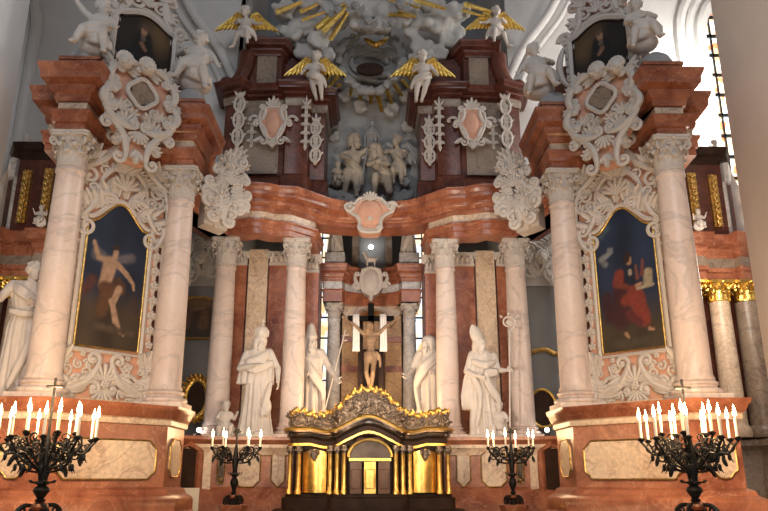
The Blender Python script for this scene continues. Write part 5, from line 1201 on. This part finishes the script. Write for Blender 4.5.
# (pixel of the seat, pixel of the crown of the head, distance, turn, pose)
for (px, py, py2, Y, rz, mode, s, lab) in ((92, 50, -2, 7.75, .2, 0, 1, 'white putto with raised arm seated above the nearer left column'), (192, 86, 30, 9.0, .2, 1, 1, 'white putto with bowed head seated right of the left upper painting'),
        (646, 44, -4, 7.8, -.3, 2, -1, 'white draped putto seated above the nearer right column'), (541, 92, 42, 9.0, -.2, 1, -1, 'white putto seated left of the right upper painting')):
    p = at(px, py, Y); Hh = (at(px, py2, Y).z-p.z)/.78
    zz = 7.42 if Y < 8.5 else 7.38
    t = statue('putto_statue', lab, 'statue', (p.x, Y+.1, p.z), rz, putto_perch(int(px), mode), Hh, .012, s=s)
# golden winged angels of the high altar
def angel(seed, mode):
    def f(mb, H):
        if mode == 0:      # perched with hanging legs
            pose = dict(pelvis=(0,0,.42), head=(-.02,-.05,.88), elL=(-.2,-.05,.62), haL=(-.12,-.2,.6), elR=(.2,-.05,.6), haR=(.3,-.12,.56), hipL=(-.05,-.02,.4), hipR=(.06,-.02,.4), knL=(-.12,-.16,.3), knR=(.06,-.2,.36), anL=(-.2,-.08,.08), anR=(.08,-.16,.14), toeL=(-.26,-.12,.03), toeR=(.09,-.22,.07))
        else:
            pose = dict(head=(.02,-.04,.88), elL=(-.2,-.02,.6), haL=(-.22,-.12,.48), elR=(.18,-.06,.58), haR=(.1,-.2,.62), hipL=(-.05,0,.42), hipR=(.06,0,.42), knL=(-.02,-.06,.24), knR=(.12,-.08,.25), anL=(.04,.04,.05), anR=(.14,.0,.03))
        figure(mb, H, pose, True, hd=dict(hair='curls', yaw=-.3, pitch=.15, seed=seed), fat=.85, curl=.4)
        drape(mb, [(-.14*H, -.02*H, .5*H), (0, -.13*H, .44*H), (.16*H, -.04*H, .4*H), (.22*H, .02*H, .28*H)], .05*H, 5, .028*H, seed)
        if mode == 0: drape(mb, [(-.12*H, -.12*H, .36*H), (.0, -.16*H, .3*H), (.14*H, -.1*H, .26*H)], .04*H, 4, .028*H, seed+1)
    return f
for (px, py, py2, Y, mode, s, lab) in ((244, 52, 8, 12.4, 0, 1, 'white angel with gilded wings perched on the left attic of the high altar'), (314, 100, 52, 12.4, 1, 1, 'white angel with gilded wings standing on the left cornice beside the glory'),
        (497, 50, 8, 12.4, 0, -1, 'white angel with gilded wings perched on the right attic of the high altar'), (424, 102, 52, 12.4, 1, -1, 'white angel with gilded wings standing on the right cornice beside the glory')):
    p = at(px, py, Y); Hh = (at(px, py2, Y).z-p.z)
    t = statue('angel_statue', lab, 'statue', (p.x, Y, p.z), 0, angel(int(px), mode), Hh, .013, s=s)
    for sg in (-1, 1):
        mb = wing_mb(Hh*(.5 if mode == 0 else .46), sg, .5, 1.0); mb.v = [q+V((sg*.05*Hh, .07*Hh, Hh*.70)) for q in mb.v]; part('wing', mb, MT['gold'], t, 'gilded feathered wing')

# ---- sculpted group in the niche
YN = 13.9
rk = thing('stucco_rocks', 'grey stucco rocks and low clouds at the foot of the niche group', 'rocks', (0, 14.1, ZE))
clouds(rk, [(330, 196, 9), (342, 199, 9), (356, 201, 8), (385, 201, 8), (398, 197, 9), (408, 194, 8), (334, 182, 7), (405, 182, 7)], 14.0, .03, 9, 'rocks', 'stuccogrey')
def niche_fig(seed, pose, hd, low=True):
    def f(mb, H):
        figure(mb, H, pose, True, hd=hd, fat=.95)
        robe(mb, [(.25*H, pose.get('pelvis', (0,0,.5))[0]*H, 0, .1*H, .08*H, .25), (.42*H, pose.get('pelvis', (0,0,.5))[0]*H, 0, .1*H, .08*H, .18), (.58*H, pose.get('waist', (0,0,.6))[0]*H, 0, .075*H, .06*H, .06)], 8, seed)
        drape(mb, [(-.09*H, -.05*H, .62*H), (0, -.1*H, .5*H), (.12*H, -.04*H, .4*H), (.15*H, 0, .22*H)], .04*H, 4, .022*H, seed)
    return f
p = at(352, 198, YN); Hn = at(352, 136, YN).z-p.z
t = statue('saint_statue', 'grey stucco figure with a staff reaching right, left in the niche group', 'statue', (p.x, YN, p.z), 0, niche_fig(61, dict(head=(.04,-.03,.92), elR=(.22,-.05,.76), haR=(.35,-.1,.79), elL=(-.17,-.03,.66), haL=(-.06,-.14,.58), knL=(-.08,-.05,.28), anL=(-.12,.05,.05)), dict(hair='long', beard=.7, yaw=.6)), Hn, .013, mat='nichefig')
mb = MB(); mb.tube([(.15, -.15, .1), (.36, -.15, Hn*.85)], .014, 6); part('staff', mb, MT['stuccogrey'], t)
p = at(381, 200, YN-.1); Hn2 = (at(378, 151, YN-.1).z-p.z)/.78
statue('saint_statue', 'grey stucco figure kneeling with bowed head in the middle of the niche group', 'statue', (p.x, YN-.1, p.z), 0, niche_fig(62, dict(pelvis=(.03,0,.36), waist=(.02,-.02,.46), chest=(-.02,-.05,.57), neck=(-.07,-.08,.67), head=(-.1,-.12,.73), shL=(-.15,-.05,.62), shR=(.06,-.06,.64), elL=(-.18,-.14,.5), haL=(-.06,-.22,.52), elR=(.1,-.16,.5), haR=(-.02,-.22,.5), hipL=(-.02,0,.34), hipR=(.08,0,.34), knL=(-.08,-.2,.3), knR=(.12,-.16,.08), anL=(-.1,-.12,.04), anR=(.14,.08,.05)), dict(hair='long', beard=.5, yaw=-.5, pitch=.4)), Hn2, .013, mat='nichefig')
p = at(398, 186, YN); Hn3 = (at(398, 132, YN).z-p.z)
t = statue('angel_statue', 'grey stucco angel with spread wings on the right of the niche group', 'statue', (p.x, YN, p.z), 0, niche_fig(63, dict(head=(-.03,-.04,.9), elL=(-.2,-.08,.68), haL=(-.3,-.12,.6), elR=(.18,-.03,.66), haR=(.12,-.14,.56), knL=(-.1,-.1,.3), anL=(-.08,.04,.08)), dict(hair='curls', yaw=-.6, seed=5)), Hn3*.9, .013, mat='nichefig')
for sg in (-1, 1): mb = wing_mb(Hn3*.5, sg, 1.0, .8); mb.v = [q+V((sg*.04, .1, Hn3*.62)) for q in mb.v]; part('wing', mb, MT['stuccogrey'], t)
p = at(342, 178, YN+.1); statue('putto_statue', 'small grey stucco putto behind the staff bearer in the niche', 'statue', (p.x-.1, YN+.05, p.z-.2), .3, putto_seated(71, ((-.2,-.05,.38), (-.16,-.2,.34)), ((.19,-.03,.4), (.1,-.2,.42)), .5), .7, .012, mat='nichefig')
p = at(372, 150, YN+.05); q = at(372, 119, YN+.05); h = q.z-p.z
t = thing('temple_model', 'grey stucco model of a small domed temple above the kneeling figure', 'temple model', (p.x, YN+.1, p.z))
mb = MB(); mb.lathe([(h*.26, 0), (h*.26, h*.06), (h*.2, h*.08), (h*.2, h*.42), (h*.26, h*.46), (h*.26, h*.5)], 8); part('drum', mb, MT['stuccogrey'], t)
for k in range(8): a = 2*pi*k/8+.39; part('column', MB().tube([(h*.22*cos(a), h*.22*sin(a), h*.08), (h*.22*cos(a), h*.22*sin(a), h*.45)], h*.028, 8), MT['stuccogrey'], t)
mb = MB(); mb.lathe([(h*.24, h*.5), (h*.2, h*.64), (h*.12, h*.74), (h*.05, h*.78), (h*.05, h*.9), (h*.07, h*.92), (h*.01, h)], 16); part('dome', mb, MT['stuccogrey'], t)
mb = MB(); mb.box((0, .05, -.12), (h*.6, .25, .22)); mb.ell((0, .05, -.1), (h*.38, .2, .16)); part('cloud_base', mb, MT['stuccogrey'], t)

# ================================================================== choir walls: side pictures and stucco
for s in (1, -1):
    sd = SIDE[s]; YW = 13.25
    # oval picture, on a short pier between side altar and high altar
    mx = lambda px: px if s > 0 else 742-px
    if s > 0: c = at(193, 397, 12.9); a_, b_ = (at(206, 397, 12.9).x-c.x), (at(193, 376, 12.9).z-c.z); lab = 'dark oval painting in a thick carved gilded frame, left of the high altar'
    else: c = at(546, 407, 12.9); a_, b_ = (at(561, 407, 12.9).x-c.x), (at(546, 387, 12.9).z-c.z); lab = 'dark oval painting in a plain thin gilded frame, right of the high altar'
    t = thing('oval_painting', lab, 'painting', (c.x, YW-.06, c.z)); ia, ib = (.66, .72) if s > 0 else (.86, .9)
    mb = MB(); mb.lathe([(1, 0), (1, .02), (.1, .02)], 40); mb.v = [V((p.x*a_*ia, -p.z, p.y*b_*ib)) for p in mb.v]
    o = part('canvas', mb, MT['wood'], t)
    mb = MB(); mb.ell((.0, -.03, .12*b_), (.1*a_*2, .01, .16*b_)); mb.ell((0, -.028, -.25*b_), (.3*a_, .008, .3*b_)); part('painted_head', mb, MT['flesh'], t, 'dim face in the painting') if False else None
    mb = MB(); n = 44; mb.tube([(a_*.85*cos(2*pi*k/n), -.04, b_*.87*sin(2*pi*k/n)) for k in range(n+1)] if s > 0 else [(a_*.94*cos(2*pi*k/n), -.04, b_*.95*sin(2*pi*k/n)) for k in range(n+1)], .04 if s > 0 else .028, 8)
    if s > 0:
        for k in range(22):
            g = 2*pi*k/22; leaf(mb, a_*.84*cos(g), b_*.86*sin(g), g+.5, .15, .1, -.04, .5, 3, .6, 8); mb.ell((a_*.92*cos(g+.14), -.06, b_*.92*sin(g+.14)), .028, 7, 5)
    part('gilt_frame', mb, MT['gold'], t, 'gilded frame')
    # arched picture on the choir wall
    c = at(mx(198), 318, YW); w = .55; h = at(198, 297, YW).z-at(198, 338, YW).z
    if s > 0:
        t = thing('arched_painting', 'dim brown arched painting on the grey wall left of the high altar', 'painting', (c.x, YW, c.z-h/2))
        topf = lambda u: h*(.86+.14*sin(pi*u))
        fn = painter(lambda u, v: [.03+.03*v, .02+.018*v, .012+.008*v], [((.3, .3), (.35, .6), .08, .06, (.1, .05, .03), .6), ((.6, .3), (.62, .62), .09, .06, (.12, .06, .03), .6), ((.4, .7), (.6, .75), .04, .04, (.16, .09, .05), .7), ((.2, .85), (.8, .9), .1, .1, (.14, .085, .04), 1.0)], .9)
        painting(t, topf, -w, w, 0, fn, -.03, 32, 32); out = [(-w, 0), (w, 0)]+[(w-2*w*k/20, topf(1-k/20)) for k in range(21)]
        mb = MB(); border(mb, out, .025, -.03); part('gilt_frame', mb, MT['golddark'], t); mb = MB(); mb.prism(out, -.02, .02); part('stretcher', mb, MT['wood'], t)
    else:
        mb = MB(); P = [at(x, y, YW) for x, y in ((522, 357), (532, 352), (545, 350), (556, 354), (566, 350))]; mb.tube(smooth_path([V((p.x, YW-.03, p.z)) for p in P], 5), .05, 8); l = P[2]; mb.v = [p-V((l.x, YW, l.z)) for p in mb.v]
        single('wall_garland', mb, MT['golddark'], 'dark garland moulding across the grey wall right of the high altar', 'garland', (l.x, YW, l.z))
    # stucco relief under the wing
    c = at(mx(201), 262, YW); t = thing('stucco_relief', 'pale curling stucco relief high on the grey wall on the %s' % sd, 'relief', (c.x, YW, c.z)); mb = MB(); rr = random.Random(13)
    for k in range(16):
        x, z = rr.uniform(-.42, .42), rr.uniform(-.42, .5); scroll(mb, x, z, rr.uniform(.09, .17), rr.uniform(0, 6), 1.4, rr.choice((-1, 1)), .035, -.02); leaf(mb, rr.uniform(-.4, .4), rr.uniform(-.4, .5), rr.uniform(0, 6), .3, .15, -.01, .5, 3, .7)
    cherub(mb, 0, .05, .13, -.02); lp('curls', mb, 'cloudgrey', t, s); lp('ground', MB().prism([(-.5, -.5), (.5, -.5), (.55, 0), (.5, .6), (-.5, .6), (-.55, 0)], -.02, .03), 'stuccogrey', t, s)
    mb = MB(); q = at(mx(197), 350, YW); rr = random.Random(3)
    p = at(183 if s > 0 else 556, 437, 12.6)
    # dark gilded side altar further out, beside the window
    Y = 11.3; r = thing('rear_altar', 'dark side altar with gilded ornaments behind the %s altar' % sd, 'side altar', (s*6.0, 12.0, 0), 0, None)
    zA, zB, zC_, zD = zpy(303, Y), zpy(283, Y), zpy(238, Y), zpy(148, Y)
    XX = lambda px, py=270: -at(px, py, Y).x
    xo = XX(752)
    pth2 = [(xo-.9, 12.3), (xo-.35, 11.5), (xo, 11.15), (XX(735), 11.05), (XX(733), 11.2), (XX(700), 11.2), (XX(698), 11.05), (-4.6, 11.05), (-4.6, 12.4)]
    wp('body', MB().sweep(pth2, closed_prof([(-.3, 0), (-.3, zD-.3)], -.8)), 'darkred', r, s)
    wp('pedestal', MB().sweep(pth2, closed_prof([(.15, 0), (.15, 1.7), (.08, 1.8), (.08, 2.05), (.16, 2.12), (.16, 2.2), (0, 2.25)], -.6)), 'greycream', r, s)
    wp('entablature', MB().sweep(pth2, closed_prof([(.02, zB), (.02, zB+.16), (.06, zB+.18), (.06, zB+.25)], -.6)), 'red', r, s); wp('frieze', MB().sweep(pth2, closed_prof([(.03, zB+.24), (.03, zB+.42)], -.6)), 'greycream', r, s)
    wp('cornice', MB().sweep(pth2, closed_prof(CORNICE(zB+.41, zC_-zB-.41, .2), -.6)), 'red', r, s)
    up2 = [(XX(752, 195), 12.6), (XX(737, 195), 11.7), (XX(724, 195), 11.3), (XX(684, 195), 11.3), (-4.75, 11.5), (-4.7, 12.4)]
    wp('upper_storey', MB().sweep(up2, closed_prof([(0, zC_-.02), (0, zD-.25)], -.6)), 'darkred', r, s)
    wp('upper_cornice', MB().sweep(up2, closed_prof(CORNICE(zD-.28, .28, .16), -.6)), 'wood', r, s)
    mb = MB(); q0, q1 = V((XX(737, 195), 11.68)), V((XX(724, 195), 11.3)); dq = (q1-q0).normalized(); mb.sweep([q0, q1], closed_prof([(.05, zC_), (.05, zD-.26)], -.1)); mb.sweep([q0, q1], closed_prof([(.1, zD-.62), (.14, zD-.3), (.14, zD-.26)], -.1)); wp('corner_pilaster', mb, 'colgrey', r, s, 'corner pilaster with window light put into its pale tone')  # pale grey marble carries the window light on this facet
    for px, y0_, y1_ in ((693, 172, 226), (714, 174, 226)):
        x = XX(px, 200); za_, zb2 = zpy(y1_, Y), zpy(y0_, Y); HH = zb2-za_; mb = MB(); mb.box((x, Y-.03, (za_+zb2)/2), (.15, .06, HH))
        for k in range(9): fan(mb, x, za_+HH*(k+.2)/9, pi/2, .1, .05, 4, 2.2, Y-.06, .8); flower(mb, x+.03*(-1)**k, za_+HH*(k+.5)/9, .03, Y-.06)
        wp('gilt_panel', mb, 'golddark', r, s, 'gilded carved strip')
    gc = capital_mb(.17, zB-zA)
    for px, w_, mat in ((712, .17, 'cream'), (739, .2, 'greycream'), (762, .17, 'greycream'), (684, .17, 'cream')):
        x = XX(px); yf = 11.2 if px < 750 else 11.75
        mb = MB(); mb.lathe([(w_*1.3, 2.25), (w_*1.4, 2.3), (w_*1.3, 2.4), (w_*1.1, 2.44), (w_*1.08, 2.5), (w_*.95, zA)], 24, (x, yf, 0)); wp('shaft', mb, mat, r, s)
        mb = MB(); mb.v = [p+V((x, yf, zA)) for p in gc.v]; mb.f = list(gc.f); wp('gilt_capital', mb, 'gold', r, s, 'gilded leafy capital')
    a = at(718, 135, 11.5); 
    t = statue('urn_figure' if False else 'putto_statue', 'small pale figure standing on top of the dark altar at the %s edge' % sd, 'statue', (s*-abs(a.x), 11.7, zD-.03), 0, putto_seated(90+s, ((-.2,-.05,.4), (-.16,-.2,.4)), ((.19,-.03,.4), (.24,-.14,.5)), s*.4), .55, .012, s=s)
    a = at(695, 230, 11.1); sx_ = s*-abs(a.x)
    statue('putto_statue', 'little white putto clinging to the cornice of the dark altar behind the %s column' % sd, 'statue', (sx_*.985, 10.75, zC_), 0, putto_seated(94+s, ((-.2,-.05,.42), (-.24,-.16,.55)), ((.19,-.03,.4), (.24,-.14,.5)), s*.4), .45, .011, s=s)

# ================================================================== candelabra
ORD = ('first', 'second', 'third', 'fourth', 'fifth', 'sixth', 'seventh', 'eighth', 'ninth', 'tenth', 'eleventh', 'twelfth', 'thirteenth', 'fourteenth', 'fifteenth', 'sixteenth')
def candle_mesh(h, r):
    a = MB(); a.lathe([(r, 0), (r, h*.97), (r*.8, h), (r*.2, h*.99)], 12)
    f = MB(); f.lathe([(.001, 0), (r*.9, .015), (r*1.25, .035), (r*.75, .07), (.001, .115)], 10, (0, 0, h+.008)); w = MB(); w.tube([(0,0,h-.01), (0, 0, h+.02)], r*.12, 5)
    return a.mesh('wax'), f.mesh('flame'), w.mesh('wick')
CBIG = candle_mesh(.17, .0135); CSM = candle_mesh(.12, .0125)
def candelabrum(px_foot, Y, px_c, zflame, R, nout, nin, label, where, cm, ch, zfoot, small=False):
    p = at(px_foot, 470, Y); x0 = p.x
    t = thing('iron_candelabrum', label, 'candelabrum', (x0, Y, 0), 0, 'wrought iron candelabra')
    zcup = zflame-ch; k = R/.42; zb_ = zcup-.27*k if not small else zcup-.18; zfoot -= .09*k
    mb = MB(); mb.lathe([(.3*k+.05, 0), (.3*k+.05, .06), (.24*k+.04, .1), (.2*k+.03, .16), (.17*k+.03, zfoot-.12), (.22*k+.03, zfoot-.06), (.22*k+.03, zfoot-.03)], 8); part('stone_post', mb, MT['red'], t, 'marble post')
    mb = MB()
    for j in range(4):
        g = pi/4+pi*j/2; m3 = MB(); cscroll(m3, (.05*k, .10*k), (.2*k, .02*k), .04*k, .018*k, 0, .04*k); scroll(m3, .15*k, .05*k, .045*k, 0, 1.3, 1, .014*k); Rz = Matrix.Rotation(g, 3, 'Z'); m3.v = [Rz @ q+V((0, 0, zfoot-.0)) for q in m3.v]; mb.add(m3.v, m3.f)
    mb.lathe([(.07*k, zfoot-.03), (.08*k, zfoot+.0), (.05*k, zfoot+.05*k)], 14); part('foot', mb, MT['iron'], t)
    z1 = zfoot+.05*k
    mb = MB(); mb.lathe([(.03*k, z1), (.07*k, z1+.015*k), (.085*k, z1+.04*k), (.07*k, z1+.065*k), (.03*k, z1+.08*k)], 16); part('knob', mb, MT['copper'], t, 'copper-coloured knob'); z2 = z1+.08*k; L = zb_-z2
    mb = MB(); mb.lathe([(.035*k, z2), (.05*k, z2+L*.06), (.03*k, z2+L*.12), (.06*k, z2+L*.28), (.075*k, z2+L*.36), (.06*k, z2+L*.45), (.035*k, z2+L*.52), (.07*k, z2+L*.58), (.07*k, z2+L*.62), (.04*k, z2+L*.66), (.045*k, z2+L*.8), (.06*k, z2+L), (.03*k, zcup), (.014, zcup+.05), (.012, zcup+.28*k), (.004, zcup+.3*k)], 14)
    for j in range(6): g = 2*pi*j/6; mb.tube([(.06*k*cos(g), .06*k*sin(g), z2+L*.6), (.11*k*cos(g), .11*k*sin(g), z2+L*.62), (.12*k*cos(g), .12*k*sin(g), z2+L*.68)], .009*k, 6)
    part('stem', mb, MT['iron'], t)
    mb = MB(); zt_ = zcup+(.56 if not small else .36)*k; mb.tube([(0,0,zcup+.25*k), (0,0,zt_)], .012, 6); mb.tube([(-.075*k, 0, zt_-.08*k), (.075*k, 0, zt_-.08*k)], .014, 6)
    if small: flower(mb, 0, zt_-.06*k, .04)
    part('finial_cross', mb, MT['iron'], t, 'small iron cross')
    mb = MB(); kk = k*(1.0 if not small else 1.25); zm = (zb_+zcup)/2
    for sx in (-1, 1):
        scroll(mb, sx*.11*kk, zm+.02*kk, .085*kk, pi/2, 1.6, -sx, .012*kk, -.05*kk); cscroll(mb, (sx*.05*kk, zb_-.02*kk), (sx*.26*kk, zm+.06*kk), -sx*.07*kk, .012*kk, -.03*kk, .05*kk); cscroll(mb, (sx*.2*kk, zm-.02*kk), (sx*.32*kk, zcup-.0), -sx*.04*kk, .01*kk, -.02*kk, .04*kk); scroll(mb, sx*.25*kk, zm-.01*kk, .06*kk, 0, 1.4, sx, .01*kk, .05*kk)
        leaf(mb, sx*.18*kk, zb_+.03*kk, -pi/2+sx*.3, .1*kk, .05*kk); leaf(mb, sx*.3*kk, zm-.02*kk, -pi/2+sx*.3, .09*kk, .045*kk)
    part('scrollwork', mb, MT['iron'], t)
    cups = []
    for n, rr_, dz, ph in ((nout, R, 0, .13), (nin, R*.55, .05*k, .4)):
        for j in range(n):
            g = 2*pi*j/n+ph; ca, sa = cos(g), sin(g); mb = MB(); W = lambda r, z: (r*ca, r*sa, z)
            zc_ = zcup+dz
            P = smooth_path([W(.04*k, zb_), W(rr_*.35, zb_+.05*k), W(rr_*.6, zb_+.14*k), W(rr_*.78, zc_-.13*k), W(rr_*.92, zc_-.06*k), W(rr_, zc_-.02)], 5); mb.tube(P, .012*k, 6)
            def sc(cr, cz, r_, a0, tu, d, w):
                Q = []; ra = []
                for i in range(int(12*tu)+3):
                    tt = i/(int(12*tu)+2); aa = a0+d*2*pi*tu*tt; q = r_*(1-.8*tt); Q.append(W(cr+q*cos(aa), cz+q*sin(aa))); ra.append(w*(1-.4*tt))
                mb.tube(Q, ra, 6)
            sc(rr_*.5, zc_-.13*k, .07*k, -1.2, 1.4, -1, .010*k); sc(rr_*.83, zb_+.2*k, .055*k, 2.6, 1.3, 1, .009*k); sc(rr_*.62, zc_-.03*k, .05*k, -pi/2, 1.3, 1, .008*k)
            for (lr, lz_) in ((.5, .08), (.72, .17)):   # iron leaves hanging from the arm
                q = V(W(rr_*lr+.03*k, zb_+lz_*k-.06*k)); mb.ell(q, (.018*k, .018*k, .035*k), 7, 5); mb.tube([V(W(rr_*lr, zb_+lz_*k)), q], .006*k, 5); mb.tube([q, q+V((.03*k*ca, .03*k*sa, -.05*k))], [.01*k, .003*k], 5)
            part('arm', mb, MT['iron'], t)
            mb = MB(); mb.lathe([(.008, -.03), (.018, -.015), (.034*max(.8, k), 0), (.036*max(.8, k), .008), (.02, .004), (.02, .02), (.006, .02)], 12, W(rr_, zc_)); part('drip_cup', mb, MT['iron'], t)
            cups.append(V(W(rr_, zc_+.012)))
    cups.sort(key=lambda q: (x0+q.x)/(Y+q.y))
    for i, q in enumerate(cups):
        c = thing('candle', '%s lit candle from the left on the %s' % (ORD[i], where), 'candle', (x0+q.x, Y+q.y, q.z), 0, 'candles on the '+where)
        link('wax', cm[0], MT['wax'], c); link('wick', cm[2], MT['black'], c); link('flame', cm[1], MT['flame'], c, 'bright yellow flame')
    lt = bpy.data.lights.new('candle_light', 'POINT'); lt.energy = (105 if not small else 26); lt.color = (1, .66, .36); lt.shadow_soft_size = .25; lo = bpy.data.objects.new('candle_light', lt); COL.objects.link(lo); lo.location = (x0, Y, zflame+.12)
zf = at(50, 406, 6.2).z; candelabrum(44, 6.2, 50, zf, .42, 9, 5, 'large iron candelabrum full of lit candles before the left altar pedestal', 'large left candelabrum', CBIG, .30, at(43, 507, 6.2).z)
candelabrum(692, 6.2, 690, zf, .42, 9, 5, 'large iron candelabrum full of lit candles before the right altar pedestal', 'large right candelabrum', CBIG, .30, at(43, 507, 6.2).z)
zf = at(236, 434, 9.8).z; candelabrum(235, 9.8, 236, zf, .33, 6, 0, 'smaller iron candelabrum with six candles, left of the golden tabernacle', 'small left candelabrum', CSM, .19, at(236, 497, 9.8).z, True)
candelabrum(512, 9.8, 512, zf, .33, 6, 0, 'smaller iron candelabrum with six candles, right of the golden tabernacle', 'small right candelabrum', CSM, .19, at(236, 497, 9.8).z, True)
for s, px, py in ((1, 199, 430), (-1, 547, 430)):
    c = at(px, py, 12.0); t = thing('round_lamp', 'small white globe lamp on the pedestal edge below the %s oval painting' % SIDE[s], 'lamp', (c.x, 12.0, c.z))
    mb = MB(); mb.ell((0, 0, 0), .038, 12, 8); part('bulb', mb, MT['bulb'], t); mb = MB(); mb.lathe([(.05, -.09), (.05, -.07), (.02, -.06), (.02, -.03)], 12); part('lamp_foot', mb, MT['iron'], t)

# ================================================================== light
def lamp(kind, loc, target, e, col, size=1.0, spot=None, blend=.6):
    l = bpy.data.lights.new('unseen_light', kind); l.energy = e; l.color = col  # added light source with no fixture in the scene
    if kind == 'AREA': l.size = size
    if kind == 'SPOT': l.spot_size = radians(spot); l.spot_blend = blend; l.shadow_soft_size = size
    if kind == 'POINT': l.shadow_soft_size = size
    o = bpy.data.objects.new('unseen_light', l); COL.objects.link(o); o.location = loc
    o.rotation_euler = (V(target)-V(loc)).to_track_quat('-Z', 'Y').to_euler(); return o
W = bpy.data.worlds.new('world'); SC.world = W; W.use_nodes = True; W.node_tree.nodes['Background'].inputs[0].default_value = (.72, .80, .92, 1); W.node_tree.nodes['Background'].inputs[1].default_value = .11
# unseen warm floodlights aimed at the altars, followed by added fill points
lamp('SPOT', (-.8, .5, 2.6), (-3.6, 8.0, 3.2), 640, (1, .76, .55), .4, 46, .9)
lamp('SPOT', (.8, .5, 2.6), (3.6, 8.0, 3.2), 640, (1, .76, .55), .4, 46, .9)
lamp('SPOT', (-1.9, 5.2, 1.9), (1.0, 12.5, 4.8), 760, (1, .85, .70), .3, 60, .8)
lamp('SPOT', (1.9, 5.2, 1.9), (-1.0, 12.5, 4.8), 560, (1, .85, .70), .3, 60, .8)
lamp('POINT', (5.3, 9.8, 4.6), (6, 11, 4), 75, (1, .88, .74), .4)  # added unseen fill that brightens the right rear altar
lamp('POINT', (-5.3, 9.8, 4.6), (-6, 11, 4), 25, (1, .88, .74), .4)  # weaker added fill for the left rear altar
lamp('POINT', (0, 12.3, 2.9), (0, 13, 3), 60, (1, .72, .42), .3)  # added unseen warm light behind the tabernacle, towards the aedicule
# unseen nave daylight, added spots on the piers, and light from the choir window
lamp('AREA', (0, -7, 12), (0, 12, 6.5), 600, (.92, .95, 1.0), 7)
lamp('SPOT', (1.5, -3, 5), (-5.9, 6.2, 7.6), 2500, (.95, .97, 1.0), .6, 22, .4)  # added narrow spot that brightens the left pier
lamp('SPOT', (-1.5, -3, 5), (5.9, 6.2, 7.2), 1900, (1, .93, .88), .6, 22, .4)  # added narrow spot that brightens the right pier
lamp('POINT', (6.9, 11.9, 9.4), (2.5, 12.9, 9.5), 420, (1, .96, .9), .5)
vs_ = SC.view_settings; SC.display_settings.display_device = 'sRGB'; vs_.view_transform = 'Standard'; vs_.look = 'None'; vs_.exposure = 0.34; vs_.gamma = 1.0; vs_.use_curve_mapping = False
